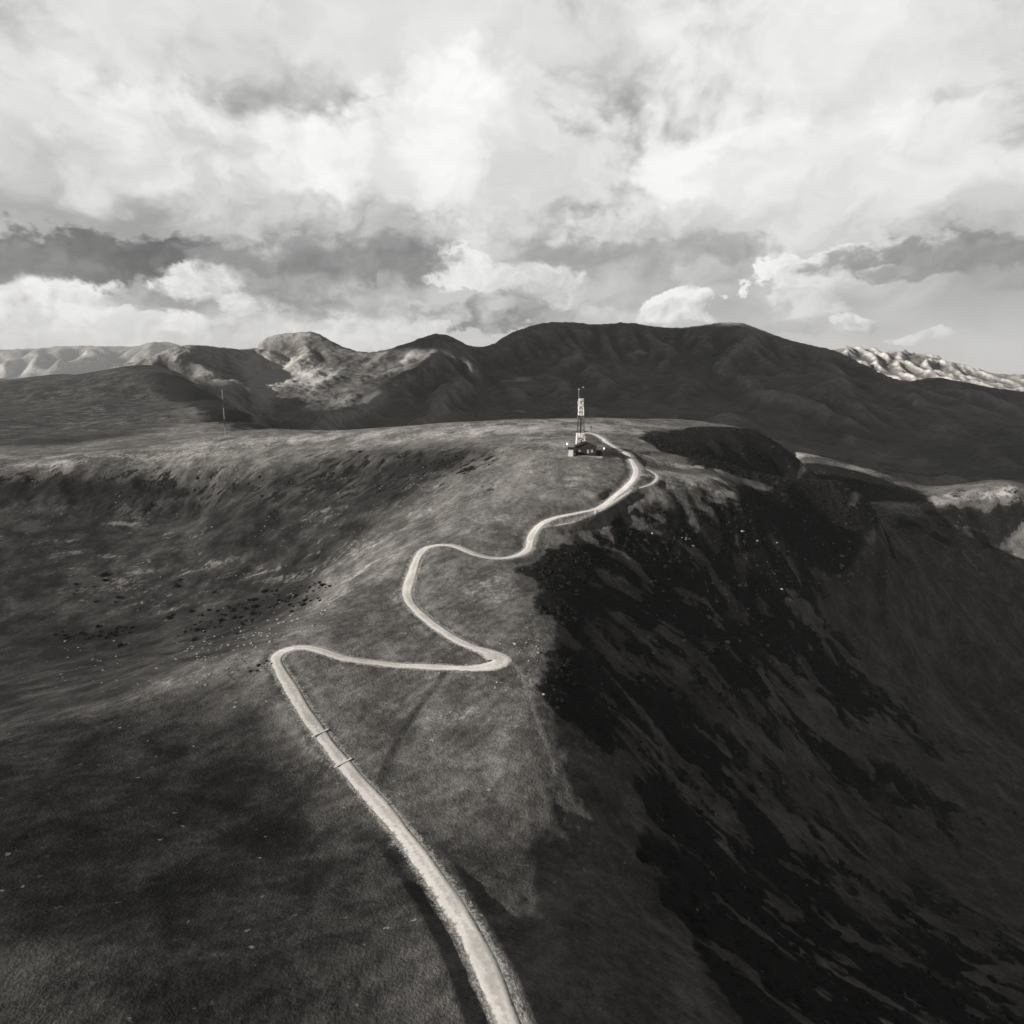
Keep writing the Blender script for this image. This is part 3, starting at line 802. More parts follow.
wx = MG.X + 120 * perlin(MG.X / 500, MG.Y / 500, 41); wy = MG.Y + 120 * perlin(MG.X / 500, MG.Y / 500, 42)
prox = np.zeros(MG.X.shape)          # keep the traced skyline as it is, roughen the faces
sl = np.array([P(*q)[:2] for q in sky])
dsk, _ = dist_poly(MG.X, MG.Y, sl, 500)
prox = sstep(15, 330, np.minimum(dsk, 500))
MG.h = MG.h + (ridged(wx / 330, wy / 1500, 4, 151, 0.5) - 0.95) * 42 * amp * (0.02 + 0.98 * prox)
MG.h = MG.h + (ridged(wx / 1000, wy / 1300, 4, 51, 0.42) - 0.95) * 34 * amp * (0.02 + 0.98 * prox) + fbm(wx / 260, wy / 260, 4, 61) * 9 * amp * (0.12 + 0.88 * prox)
MG.h = erode(MG.h, 20, 10, 7000, 46, 9, rate=0.16, cap=3.0, keep=0.15 + 0.85 * prox)


def mountain_sheet(name, g, mat, y0, y1, rows, cols, half, fine, scrub=None, pale=None, x0=0.0):
    ys = y0 + np.linspace(0, 1, rows) ** 1.3 * (y1 - y0)
    ss = np.linspace(-1, 1, cols)
    Y = np.repeat(ys[:, None], cols, 1); X = x0 + ss[None] * half(Y)
    Z = g.at(X, Y) + fine(X, Y)
    o = mesh_obj(name, np.stack([X, Y, Z], -1).reshape(-1, 3), grid_faces(rows, cols), mat, smooth=True)
    o['kind'] = 'structure'
    attr(o, 'scrub', scrub(X, Y, Z) if scrub else np.zeros(X.shape))
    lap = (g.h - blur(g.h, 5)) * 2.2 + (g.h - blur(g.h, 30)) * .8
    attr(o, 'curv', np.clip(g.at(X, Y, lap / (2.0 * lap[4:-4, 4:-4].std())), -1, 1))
    attr(o, 'pale', pale(X, Y) if pale else np.zeros(X.shape))
    return o


def m_scrub(X, Y, Z):
    return (0.55 * (1 - sstep(-120, 60, Z - 0)) + 0.25 * fbm(X / 300, Y / 300, 3, 71)) - 1.1 * np.exp(-((X + 860) / 300) ** 2 - ((Y - 2900) / 420) ** 2)


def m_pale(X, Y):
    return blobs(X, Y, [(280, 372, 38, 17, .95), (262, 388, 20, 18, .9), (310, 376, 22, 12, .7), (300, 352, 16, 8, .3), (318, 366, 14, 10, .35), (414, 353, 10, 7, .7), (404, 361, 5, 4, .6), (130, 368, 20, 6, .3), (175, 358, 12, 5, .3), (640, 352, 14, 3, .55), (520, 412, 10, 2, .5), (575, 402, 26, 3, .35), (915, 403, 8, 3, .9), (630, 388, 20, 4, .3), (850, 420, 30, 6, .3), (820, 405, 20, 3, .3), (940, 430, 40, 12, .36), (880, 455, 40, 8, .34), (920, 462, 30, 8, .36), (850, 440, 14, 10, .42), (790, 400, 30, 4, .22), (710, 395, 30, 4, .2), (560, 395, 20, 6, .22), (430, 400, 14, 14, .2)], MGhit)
MGhit = MG
_hit0 = hit
def hit(u, v, g=N, t0=60, t1=2150):
    return _hit0(u, v, g, 900, 5500) if g is MG else _hit0(u, v, g, t0, t1)
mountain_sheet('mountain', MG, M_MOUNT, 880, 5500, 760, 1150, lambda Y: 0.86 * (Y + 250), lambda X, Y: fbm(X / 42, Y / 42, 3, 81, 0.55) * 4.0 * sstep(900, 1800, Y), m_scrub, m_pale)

# rocky peak in sunlight, behind the right end of the range
R = [(800, 352, 5000), (826, 347.5, 5000), (845, 345.5, 5000), (858, 348, 5000), (872, 347, 5050), (885, 351, 5050), (905, 352, 5050), (926, 355.5, 5050), (945, 365, 5050), (960, 370, 5050), (975, 374, 5050), (1030, 379, 5100), (1120, 384, 5200)]
RP = []
for u, v, Y in R:
    q = P(u, v, Y); RP += [q, (q[0], Y + 700, q[2] - 300)]
RP += [P(*q) for q in [(840, 360, 4700), (870, 362, 4650), (895, 364, 4650), (880, 375, 4350), (905, 378, 4300), (930, 366, 4600), (945, 372, 4550), (965, 379, 4400), (925, 380, 4300), (1000, 385, 4350), (860, 385, 4150), (940, 392, 4050), (1000, 395, 4050), (1080, 395, 4100), (800, 380, 4250), (850, 400, 3800), (950, 405, 3800), (1060, 402, 3850)]]
RG = Grid(1300, 5200, 3700, 6000, 12)
RG.h = rbf(RP, RG, smooth=0.003, scale=600)
RG.h += (ridged(RG.X / 190, RG.Y / 330, 5, 91, 0.55) - 1.0) * 27 * sstep(3800, 4300, RG.Y) * (1 - 0.6 * sstep(2950, 3300, RG.X))
RG.h = erode(RG.h, 12, 4, 5000, 40, 19, rate=0.2, cap=3.5)
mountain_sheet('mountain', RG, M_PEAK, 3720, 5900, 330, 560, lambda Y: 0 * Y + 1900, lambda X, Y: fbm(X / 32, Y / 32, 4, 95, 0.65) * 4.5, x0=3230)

# pale far range on the left
FR = [(-200, 352, 13000), (-60, 350, 13000), (50, 347.5, 13000), (75, 346.5, 13000), (97, 346, 13000), (106, 349, 13000), (130, 346.5, 13000), (142, 348, 13000), (152, 346, 13000), (158, 342, 12800), (168, 341, 12800), (178, 342, 12800), (188, 347, 12800), (230, 352, 12800), (330, 362, 12800), (480, 372, 12800), (700, 377, 12800), (900, 376, 12800), (1000, 376.5, 12800), (1100, 374, 12800), (1250, 372, 12800)]
FP = []
for u, v, Y in FR:
    q = P(u, v, Y); FP += [q, (q[0], Y + 2500, q[2] - 700), (q[0] * 0.8, Y - 2600, q[2] - 650), (q[0] * 0.6, Y - 5600, -200)]
FG = Grid(-15000, 15000, 5600, 15600, 60)
FG.h = rbf(FP, FG, smooth=0.01, scale=2000)
dfk, _ = dist_poly(FG.X, FG.Y, np.array([P(*q)[:2] for q in FR]), 1500)
pf = sstep(50, 1300, np.minimum(dfk, 1500))
FG.h += (ridged(FG.X / 1500, FG.Y / 1500, 5, 101, 0.5) - 0.95) * 190 * (0.1 + 0.9 * pf) * sstep(7000, 9500, FG.Y)
FG.h = erode(FG.h, 60, 8, 8000, 40, 29, rate=0.2, cap=3.5)
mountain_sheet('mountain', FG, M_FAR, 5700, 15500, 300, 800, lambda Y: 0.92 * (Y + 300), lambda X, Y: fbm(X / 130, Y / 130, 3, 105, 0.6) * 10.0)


# ------------------------------------------------------------------ relay station on the plateau
PX = 470 / 708.0          # metres per photo pixel at the station


def spot(u, v, dy=0.0):
    p = hit(u, v); return float(p[0]), float(p[1] + dy), hz(p[0], p[1] + dy)


hx, hy, hz0 = spot(585.9, 455.2)
hut = thing('mountain_hut', 'dark gabled stone hut with two pale windows at the foot of the lattice mast', 'hut', (hx, hy, hz0))
W2, D, EH, RH = 7.0, 11.0, 5.9, 8.6
b = B()
b.poly([(-W2, 0, -1.5), (W2, 0, -1.5), (W2, 0, EH), (0, 0, RH - .25), (-W2, 0, EH), (-W2, D, -1.5), (W2, D, -1.5), (W2, D, EH), (0, D, RH - .25), (-W2, D, EH)],
       [(0, 1, 2, 3, 4), (9, 8, 7, 6, 5), (0, 4, 9, 5), (1, 6, 7, 2), (0, 5, 6, 1), (2, 7, 8, 3), (4, 3, 8, 9)])
b.done('wall', M_WALL, hut)
sl_ = math.atan2(RH - EH, W2)
b = B()
for sgn in (-1, 1):
    e = (sgn * (W2 + .55), EH - .55 * math.tan(sl_) + .02)
    a = [(0, -.6, RH), (e[0], -.6, e[1]), (e[0], D + .6, e[1]), (0, D + .6, RH)]
    lo_ = [(x, y, z - .24) for x, y, z in a]
    b.poly(a + lo_, [(0, 1, 2, 3), (4, 7, 6, 5), (0, 4, 5, 1), (1, 5, 6, 2), (2, 6, 7, 3), (3, 7, 4, 0)])
roof = b.done('roof', M_ROOF, hut)
B().box((-2.6, 7.2, RH - .3), (.8, .8, 2.0)).box((-2.6, 7.2, RH + .78), (1.0, 1.0, .14)).done('chimney', M_WALL, roof)


def window(x, z, w, h):
    fr = B()
    for dx in (-1, 1): fr.box((x + dx * (w / 2 + .06), -.06, z), (.12, .14, h + .24))
    for dz in (-1, 1): fr.box((x, -.06, z + dz * (h / 2 + .06)), (w, .14, .12))
    fr.box((x, -.06, z), (.07, .10, h))
    o = fr.done('window', M_WHITE, hut)
    B().box((x, -.025, z), (w, .05, h)).done('pane', M_GLASS, o)


window(1.35, 2.45, 1.05, 2.0)
window(4.05, 2.75, 1.15, 1.5)
window(-4.3, 2.9, 1.0, .7)
dr = B().box((-1.6, -.05, 1.1), (1.3, .12, 2.4)).done('door', M_ROOF, hut)
B().bar((-1.15, -.16, 1.1), (-1.15, -.16, 1.35), .04).done('handle', M_GREY, dr)
B().box((9.2, 5.0, .8), (4.2, 3.2, 3.6)).box((9.2, 5.0, 2.67), (4.5, 3.5, .14)).done('side_annex', M_ROOF, hut)
B().box((-9.9, 4.4, 1.7), (5.6, 4.6, 6.0)).box((-9.9, 4.4, 4.78), (5.9, 4.9, .16)).done('rear_annex', M_WALL, hut)

x, y, z = spot(570.8, 455.8)
cab = thing('equipment_cabin', 'small bright white cabin standing left of the dark stone hut', 'cabin', (x, y, z))
B().box((0, 0, 1.75), (2.9, 2.4, 4.3)).done('cabin_body', M_WHITE, cab)
B().box((0, 0, 3.98), (3.1, 2.6, .16)).done('roof', M_GREY, cab)
B().box((.35, -1.23, 1.35), (.95, .05, 2.1)).done('door', M_WHITE, cab)
B().box((-.95, -1.23, 2.9), (.6, .06, .45)).done('vent', M_GREY, cab)


def dish(b, c, r, aim, depth=.28):
    """shallow drum reflector facing aim"""
    a = Vector(aim).normalized(); c = Vector(c)
    b.bar(c - a * depth, c, r * .75, 14, r)
    b.bar(c, c + a * .12, r, 14)
    return b


x, y, z = spot(567.3, 455.6)
pd = thing('antenna_pole', 'steel pole with a pale dish, left of the white cabin', 'antenna pole', (x, y, z))
B().bar((0, 0, -.5), (0, 0, 8.6), .13, 8).done('pole', M_GREY, pd)
dish(B(), (-.2, -.3, 7.9), .85, (-.6, -.8, .05)).done('dish', M_WHITE, pd)
B().bar((0, 0, 6.4), (3.0, .2, 6.9), .07, 6).bar((3.0, .2, 6.9), (5.2, .3, 6.9), .11, 6).done('boom', M_GREY, pd)

x, y, z = spot(604.2, 457.2)
pr = thing('antenna_pole', 'dark pole with a small pale dish, right of the dark stone hut', 'antenna pole', (x, y, z))
B().box((0, 0, 2.2), (1.0, .9, 5.2)).done('equipment_box', M_WALL, pr)
B().bar((0, 0, 4.8), (0, 0, 6.3), .12, 8).done('pole', M_GREY, pr)
dish(B(), (-.25, -.3, 5.9), .72, (-.7, -.7, .15)).done('dish', M_WHITE, pr)
B().bar((0, 0, 4.9), (-2.2, 0, 4.0), .07, 6).done('boom', M_GREY, pr)

x, y, z = spot(595.6, 457.4)
lw = thing('low_wall', 'low pale wall in front of the right side of the dark hut', 'wall', (x, y, z))
B().box((0, 0, .05), (9.3, .35, 1.0)).done('wall', M_LIGHTWALL, lw)
B().box((0, 0, .60), (9.5, .5, .12)).done('coping', M_LIGHTWALL, lw)

# lattice mast
tx, ty = hx - 2.2, hy + 16.5
tz = hz(tx, ty)
mast = thing('lattice_mast', 'tall lattice radio mast in white and dark bands behind the stone hut', 'radio mast', (tx, ty, tz))
MP = 486 / 708.0


def zv(v):          # height on the mast that the photo shows at row v
    d = ray(582.5, v); return CZ + d[2] / d[1] * ty - tz


def half_w(z): return 3.15 - 1.9 * min(z / 34.0, 1.0) if z < 34 else 1.25


def lattice(z0, z1, bays, rleg, rbr, mat, name):
    b = B()
    zs = [z0 + (z1 - z0) * i / bays for i in range(bays + 1)]
    for a in range(bays):
        za, zb = zs[a], zs[a + 1]
        wa, wb = half_w(za), half_w(zb)
        ca = [(sx_ * wa, sy_ * wa, za) for sx_, sy_ in ((-1, -1), (1, -1), (1, 1), (-1, 1))]
        cb = [(sx_ * wb, sy_ * wb, zb) for sx_, sy_ in ((-1, -1), (1, -1), (1, 1), (-1, 1))]
        for i in range(4):
            j = (i + 1) % 4
            b.bar(ca[i], cb[i], rleg, 6)
            b.bar(ca[i], cb[j], rbr, 5); b.bar(ca[j], cb[i], rbr, 5)
            b.bar(cb[i], cb[j], rbr, 5)
    return b.done(name, mat, mast)


z1, z2, z3, z4 = zv(433.2), zv(415.2), zv(398.6), zv(389.0)
lattice(-1.0, z1, 4, .26, .13, M_WHITE, 'lattice_section')
lattice(z1, z2, 5, .12, .06, M_RED, 'lattice_section')
lattice(z2, z3, 4, .17, .09, M_WHITE, 'lattice_section')
lattice(z3, z3 + 1.8, 1, .10, .05, M_RED, 'lattice_section')
B().box((0, 0, (z1 + z2) / 2), (.85, .5, z2 - z1)).done('cable_ladder', M_DARK, mast)
b = B()
for zz in (z1 - 2.6, z1 - .2):
    w = half_w(zz) + .35
    b.box((0, -w, zz), (2 * w, .5, .35)).box((0, w, zz), (2 * w, .5, .35)).box((-w, 0, zz), (.5, 2 * w, .35)).box((w, 0, zz), (.5, 2 * w, .35))
b.done('platform', M_WHITE, mast)
for i, (dx, dz, w, h) in enumerate([(-1.3, -.9, 1.3, 1.2), (.2, -1.3, 1.3, 1.5), (1.6, -1.0, 1.2, 1.3), (-1.9, -3.4, .8, .9)]):
    dish(B(), (dx, -half_w(z1) - .75, z1 + dz), w * .6, (-.25 + .2 * i, -1, 0), .35).done('drum_antenna', M_WHITE, mast)
# panels round the white upper part
for k, f in enumerate((.93, .62, .30, .04)):
    zc = z2 + (z3 - z2) * f
    for a, wd, hh in ((0, 1.9, 1.9), (1, .8, 2.1), (2, 1.9, 1.9), (3, .8, 1.7)):
        ang = a * math.pi / 2 + .12
        r = 1.75
        o = B().box((0, -r, 0), (wd * (.85 if k % 2 else 1), .28, hh * (1.0 if k % 2 else .8))).box((0, -r + .35, 0), (.12, .5, .12)).done('panel_antenna', M_WHITE, mast)
        o.location = (0, 0, zc); o.rotation_euler = (0, 0, ang)
for dx, v_, w_ in ((-2.3, 402.5, .42), (-2.2, 407.5, .3), (-2.5, 418.2, .32), (1.95, 417.6, .34)):
    zc = zv(v_)
    B().box((dx, -.7, zc), (w_, .3, 2.3)).bar((dx, -.6, zc), (0, -.6, zc), .06).done('side_antenna', M_WHITE if v_ != 418.2 else M_GREY, mast)
# whip poles on the head
B().bar((-1.7, 0, z3 - 2), (-1.7, 0, zv(389.4)), .17, 8).bar((-1.7, 0, z3), (0, 0, z3), .07).done('whip', M_GREY, mast)
B().box((-1.7, 0, zv(389.2)), (1.1, .5, .45)).done('crossbar', M_WHITE, mast)
B().bar((.35, 0, z3), (.35, 0, zv(388.2)), .13, 8).bar((.35, 0, zv(388.4)), (1.15, 0, zv(387.6)), .1, 6).done('whip', M_DARK, mast)
B().box((1.2, 0, zv(387.3)), (1.0, .5, .45)).done('crossbar', M_WHITE, mast)

x, y, z = spot(591.0, 430.8)
pp = thing('signpost', 'thin dark post by the upper bend of the road, beyond the lattice mast', 'post', (x, y, z))
B().bar((0, 0, -.4), (0, 0, 3.6), .2, 8).done('post', M_DARK, pp)
B().box((.1, -.22, 3.0), (1.1, .08, 1.0)).done('plate', M_DARK, pp)

# slim guyed mast far out on the left plateau
x, y, z = spot(225.6, 437.5)
sm = thing('slim_mast', 'slim guyed mast in pale and dark bands on the left plateau', 'mast', (x, y, z))
def zl(v):
    d = ray(225.6, v); return CZ + d[2] / d[1] * y - z
rows = [437.6, 427.5, 419.0, 407.8, 399.2, 389.3]
for i in range(5):
    za, zb = zl(rows[i]), zl(rows[i + 1])
    b = B(); w = .34
    cs = [(w * math.cos(a), w * math.sin(a)) for a in (0.5, 2.6, 4.7)]
    for c in cs: b.bar((c[0], c[1], za), (c[0], c[1], zb), .13, 5)
    n = max(int((zb - za) / 1.2), 2)
    for k in range(n):
        zz = za + (zb - za) * k / n; zw = za + (zb - za) * (k + 1) / n
        for q in range(3): b.bar((*cs[q], zz), (*cs[(q + 1) % 3], zw), .05, 4)
    b.done('mast_section', M_GREY if i % 2 == 0 else M_DARK, sm)
b = B()
for a in (0.3, 2.4, 4.5):
    gx_, gy_ = 20 * math.cos(a), 20 * math.sin(a)
    g_z = hz(x + gx_, y + gy_) - z
    for f in (.45, .9): b.bar((0, 0, zl(389.3) * f), (gx_, gy_, g_z), .025, 4)
b.done('guy_wires', M_DARK, sm)
x, y, z = spot(229.3, 437.0)
s2 = thing('marker_pole', 'thin dark pole right beside the slim banded mast', 'pole', (x, y, z))
B().bar((0, 0, -.4), (0, 0, zl(428.5)), .11, 6).done('pole', M_GREY, s2)
B().box((0, 0, zl(428.5) + .1), (.5, .3, .3)).done('cap', M_GREY, s2)

# marker by the fork of the tracks
x, y, z = spot(595.2, 520.0)
mk = thing('marker_stone', 'small white marker post at the edge of the lower track', 'marker', (x, y, z))
B().box((0, 0, .5), (.85, .6, 1.7)).done('post', M_WHITE, mk)
B().box((0, 0, 1.4), (.95, .7, .14)).done('cap', M_WHITE, mk)

# open drains laid across the road
def road_at(u, v):
    p = hit(u, v); i = int(np.argmin(np.hypot(road[:, 0] - p[0], road[:, 1] - p[1])))
    tg = road[min(i + 2, len(road) - 1)] - road[max(i - 2, 0)]
    return road[i], road_z[i], math.atan2(tg[1], tg[0])
for u, v, lab in ((321, 733.5, 'pale drain bar across the lower road, with a faint ditch at its left end'), (344, 763, 'pale drain bar across the lower road, nearest the foot of the hill')):
    p, z, a = road_at(u, v)
    dn = thing('road_drain', lab, 'road drain', (p[0], p[1], z + .06), a + math.pi / 2 + .25)
    B().box((0, .2, .14), (6.4, .34, .08)).box((0, -.2, .14), (6.4, .34, .08)).done('rail', M_WHITE, dn)
    B().box((0, 0, .07), (6.1, .2, .02)).done('channel', M_LIGHTWALL, dn)

# ------------------------------------------------------------------ bushes and boulders
def lump(name, seed, rough, squash, subdiv):
    bm = bmesh.new(); bmesh.ops.create_icosphere(bm, subdivisions=subdiv, radius=1)
    r = random.Random(seed)
    for v_ in bm.verts:
        n = v_.co.normalized(); k = 1 + rough * r.uniform(-1, 1)
        v_.co = Vector((n.x * k, n.y * k, max(n.z, -.35) * k * squash))
    me = bpy.data.meshes.new(name); bm.to_mesh(me); bm.free()
    return me


def leafy(name, seed):
    """low juniper bush: many small leaf sprays through a flattened dome"""
    r = random.Random(seed); bm = bmesh.new()
    lobes = [(r.uniform(-.55, .55), r.uniform(-.55, .55), r.uniform(.15, .6), r.uniform(.4, .62)) for _ in range(6)]
    for k in range(190):
        cx, cy, cz_, rr = lobes[k % 6]
        n = Vector((r.gauss(0, 1), r.gauss(0, 1), abs(r.gauss(0, 1)) * .9 + .05)).normalized()
        c = Vector((cx, cy, cz_)) + n * rr * r.uniform(.7, 1.05)
        if c.z < 0: c.z = .02
        a = n.orthogonal().normalized() * r.uniform(.1, .2); d = n.cross(a).normalized() * r.uniform(.1, .2)
        tip = n * r.uniform(.05, .2)
        bm.faces.new([bm.verts.new(c - a), bm.verts.new(c + d * .6 + tip), bm.verts.new(c + a), bm.verts.new(c - d * .6 + tip)])
    bmesh.ops.create_icosphere(bm, subdivisions=2, radius=.62, matrix=Matrix.Translation((0, 0, .3)) @ Matrix.Diagonal((1.1, 1.1, .75, 1)))
    me = bpy.data.meshes.new(name); bm.to_mesh(me); bm.free(); me.materials.append(M_BUSH)
    return me


BUSH = [leafy('juniper_bush', k) for k in range(4)]
ROCK = [lump('boulder', 20 + k, .22, .75, 2) for k in range(4)]
for me in ROCK: me.materials.append(M_STONE)


def place(name, meshes, u, v, size, label, cat, group):
    p = hit(u, v)
    o = bpy.data.objects.new(name, random.choice(meshes)); COL.objects.link(o)
    k = size * min(math.exp(random.gauss(-.15, .42)), 2.2)
    o.location = (p[0], p[1], hz(p[0], p[1]) - .12 * k)
    o.scale = (k * random.uniform(.85, 1.25), k * random.uniform(.85, 1.25), k * random.uniform(.75, 1.1))
    o.rotation_euler = (random.uniform(-.15, .15), random.uniform(-.15, .15), random.uniform(0, 6.28))
    return tag(o, label, cat, group)


rr = random.Random(5)
for u, v in [(75, 585), (77, 591), (74, 594), (85, 588), (94, 587), (104, 581), (118, 598), (116, 602), (95, 602), (97, 601), (97.5, 627), (178, 587), (176, 586), (180, 580), (214, 593), (168, 617), (172, 616), (170, 619), (192, 612), (209, 611), (105, 575.5)]:
    place('juniper_bush', BUSH, u, v, 1.5, 'lone dark bush on the open grass of the left hollow', 'bush', 'dark bushes dotted over the left hollow')
n = 0
while n < 125:      # the band of bushes along the stony slope left of the hairpin
    k = rr.random()
    u = 188 + k * 135 + rr.gauss(0, 6); v = 634 - k * 46 + rr.gauss(0, 7.5)
    place('juniper_bush', BUSH, u, v, .95, 'small dark bush in the stony band above the left hairpin of the road', 'bush', 'bushes in the stony band above the left hairpin'); n += 1
for k in range(22):
    place('juniper_bush', BUSH, 52 + rr.random() * 85, 640 + rr.gauss(0, 4) - rr.random() * 6, 1.4, 'dark bush in the row at the left foot of the hollow', 'bush', 'row of dark bushes at the left foot of the hollow')
for k in range(20):
    place('juniper_bush', BUSH, 252 + rr.gauss(0, 14), 668 + rr.gauss(0, 6), .5, 'small dark bush just left of the sharp left bend of the road', 'bush', 'bushes just left of the left hairpin')
n = 0
while n < 120:
    k = rr.random()
    u = 195 + k * 130 + rr.gauss(0, 8); v = 652 - k * 42 + rr.gauss(0, 8)
    place('boulder', ROCK, u, v, .48, 'pale boulder lying in the stony band above the left hairpin of the road', 'boulder', 'pale boulders in the stony band above the left hairpin'); n += 1
for k in range(40):
    place('boulder', ROCK, 60 + rr.random() * 150, 640 + rr.random() * 45, .42, 'pale stone scattered on the left lower slope', 'boulder', 'stones scattered on the left lower slope')
for k in range(36):
    place('boulder', ROCK, 525 + rr.gauss(0, 16), 650 + rr.gauss(0, 22), .34, 'pale stone on the grass right of the sharp right bend', 'boulder', 'stones on the grass right of the right hairpin')
for k in range(70):
    place('boulder', ROCK, 640 + rr.random() * 150 + rr.gauss(0, 10), 525 + rr.random() * 130, .8, 'pale boulder on the dark scrubby right flank', 'boulder', 'boulders on the dark right flank')
for k in range(40):
    place('boulder', ROCK, 845 + rr.gauss(0, 28), 570 + rr.gauss(0, 14), .95, 'pale boulder among the outcrops at the right end of the dark flank', 'boulder', 'boulders at the right end of the dark flank')
# heather and juniper covering the right flank: a mass nobody could count
def cover(name, n, region, size, seed, thresh=.62):
    g = np.random.default_rng(seed)
    X = g.uniform(region[0], region[1], n); Y = g.uniform(region[2], region[3], n)
    m0 = scrub_shade_mask(X, Y); m = m0 + 0.45 * fbm(X / 18, Y / 18, 3, 33)
    dr, _ = dist_poly(X, Y, road, 9); dt, _ = dist_poly(X, Y, track, 9)
    ok = (m > thresh) & (m0 > .55) & (dr > 6) & (dt > 5)
    X, Y = X[ok], Y[ok]
    Z = height(X, Y, False)
    bm = bmesh.new(); bmesh.ops.create_icosphere(bm, subdivisions=2, radius=1)
    tv = np.array([v_.co[:] for v_ in bm.verts]); tf = np.array([[q.index for q in f.verts] for f in bm.faces]); bm.free()
    k = len(X)
    sc = size * np.clip(np.exp(g.normal(-.25, .5, (k, 1, 1))), .3, 2.4) * np.concatenate([g.uniform(.8, 1.5, (k, 1, 2)), g.uniform(.45, .8, (k, 1, 1))], 2)
    V = tv[None] * (1 + g.uniform(-.32, .32, (k, len(tv), 1))) * sc
    V[..., 0] += X[:, None]; V[..., 1] += Y[:, None]; V[..., 2] += Z[:, None]
    Fc = tf[None] + (np.arange(k) * len(tv))[:, None, None]
    o = mesh_obj(name, V.reshape(-1, 3), Fc.reshape(-1, 3), M_BUSH)
    o['kind'] = 'stuff'
    return o


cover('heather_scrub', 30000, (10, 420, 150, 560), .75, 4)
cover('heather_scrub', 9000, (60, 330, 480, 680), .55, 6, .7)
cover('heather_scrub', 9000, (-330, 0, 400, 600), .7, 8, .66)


# ------------------------------------------------------------------ light
SUN_EL = math.radians(18)
SUN_AZ = (-0.94, -0.34)       # where the sun stands, seen from above
sv = Vector((SUN_AZ[0] * math.cos(SUN_EL), SUN_AZ[1] * math.cos(SUN_EL), math.sin(SUN_EL))).normalized()
sd = bpy.data.lights.new('sun', 'SUN')
sd.energy = 5.0; sd.angle = math.radians(0.5); sd.color = (1.0, 0.985, 0.955)
so = bpy.data.objects.new('sun', sd); COL.objects.link(so)
so.rotation_euler = sv.to_track_quat('Z', 'Y').to_euler()
so.location = (-300, -100, 400)

# ------------------------------------------------------------------ unseen cloud added left of the view, its outline shaped to shade the range
M_CLOUD = simple('cloud_white', 0.8, 1.0, 0.03, 0.002)


def shade_cloud(poly, ground_z, alt, step, thick, seed, fray):
    """poly: plan of the ground the cloud shades; the cloud itself stands up-sun of it"""
    k = (alt - ground_z) / sv.z
    pl = np.array(poly, float) + np.array([sv.x, sv.y]) * k
    x0, y0 = pl.min(0) - 4 * fray; x1, y1 = pl.max(0) + 4 * fray
    g = Grid(x0, x1, y0, y1, step)
    d, _ = dist_poly(g.X, g.Y, np.vstack([pl, pl[:1]]), 1500)
    d = np.minimum(d, 1500) * np.where(inside(g.X, g.Y, pl), 1, -1)
    d = d + fray * 1.3 * fbm(g.X / (fray * 3.2), g.Y / (fray * 3.2), 5, seed, .6)
    hgt = np.minimum(np.clip(d, 0, None) * .28, thick * (1 + .5 * fbm(g.X / (fray * 2), g.Y / (fray * 2), 4, seed + 9)))
    on = d > 0
    cell = on[:-1, :-1] & on[1:, :-1] & on[:-1, 1:] & on[1:, 1:]
    nx = g.nx
    ii = (np.arange(g.ny - 1)[:, None] * nx + np.arange(nx - 1)[None])[cell]
    q = np.stack([ii, ii + 1, ii + nx + 1, ii + nx], 1)
    M_ = g.nx * g.ny
    top = np.stack([g.X, g.Y, alt + np.clip(hgt, 0, None) + 2], -1).reshape(-1, 3)
    bot = np.stack([g.X, g.Y, alt - 0.2 * np.clip(hgt, 0, None)], -1).reshape(-1, 3)
    e = {}
    for f in q:
        for a, b_ in zip(f, np.roll(f, -1)):
            if (b_, a) in e: del e[(b_, a)]
            else: e[(a, b_)] = 1
    side = np.array([(b_, a, a + M_, b_ + M_) for a, b_ in e], int)
    fc = np.vstack([q, q[:, ::-1] + M_, side])
    used, inv = np.unique(fc, return_inverse=True)
    o = mesh_obj('shade_cloud', np.vstack([top, bot])[used], inv.reshape(fc.shape), M_CLOUD, smooth=True)
    o['kind'] = 'structure'
    return o


shade_cloud([(-1420, 1950), (-1380, 2480), (-1180, 2580), (-1030, 2440), (-880, 2330), (-720, 2420), (-640, 2700), (-520, 2880), (-330, 2960), (-310, 3110), (-60, 3190), (10, 3320), (-180, 3430), (-290, 3600), (-250, 4200), (700, 4800), (1500, 4600), (1900, 4250), (2300, 3900), (3300, 3600), (3600, 2000), (2600, 1150), (900, 950), (0, 1000), (-280, 1180), (-520, 1500), (-1000, 1700)], 120, 2700, 36, 160, 201, 42)

# ------------------------------------------------------------------ air
lo = min(min(v_.co.z for v_ in o.data.vertices) for o in COL.objects if o.type == 'MESH' and o.name.split('.')[0] in ('ground', 'mountain'))
hi_ = max(max(v_.co.z for v_ in o.data.vertices) for o in COL.objects if o.type == 'MESH' and o.name.split('.')[0] in ('ground', 'mountain'))
hb = B().box((0, 7750, (lo - 1 + hi_ + 12) / 2), (33000, 15900, hi_ + 12 - lo + 1))
mh = bpy.data.materials.new('thin_haze'); mh.use_nodes = True
ht = mh.node_tree; ht.nodes.remove(ht.nodes['Principled BSDF'])
pvn = ht.nodes.new('ShaderNodeVolumePrincipled')
pvn.inputs['Color'].default_value = (0.93, 0.93, 0.93, 1); pvn.inputs['Density'].default_value = 3.5e-5
ht.links.new(pvn.outputs[0], ht.nodes['Material Output'].inputs['Volume'])
hz_o = hb.done('haze', mh); hz_o['kind'] = 'stuff'
print('haze', lo, hi_)

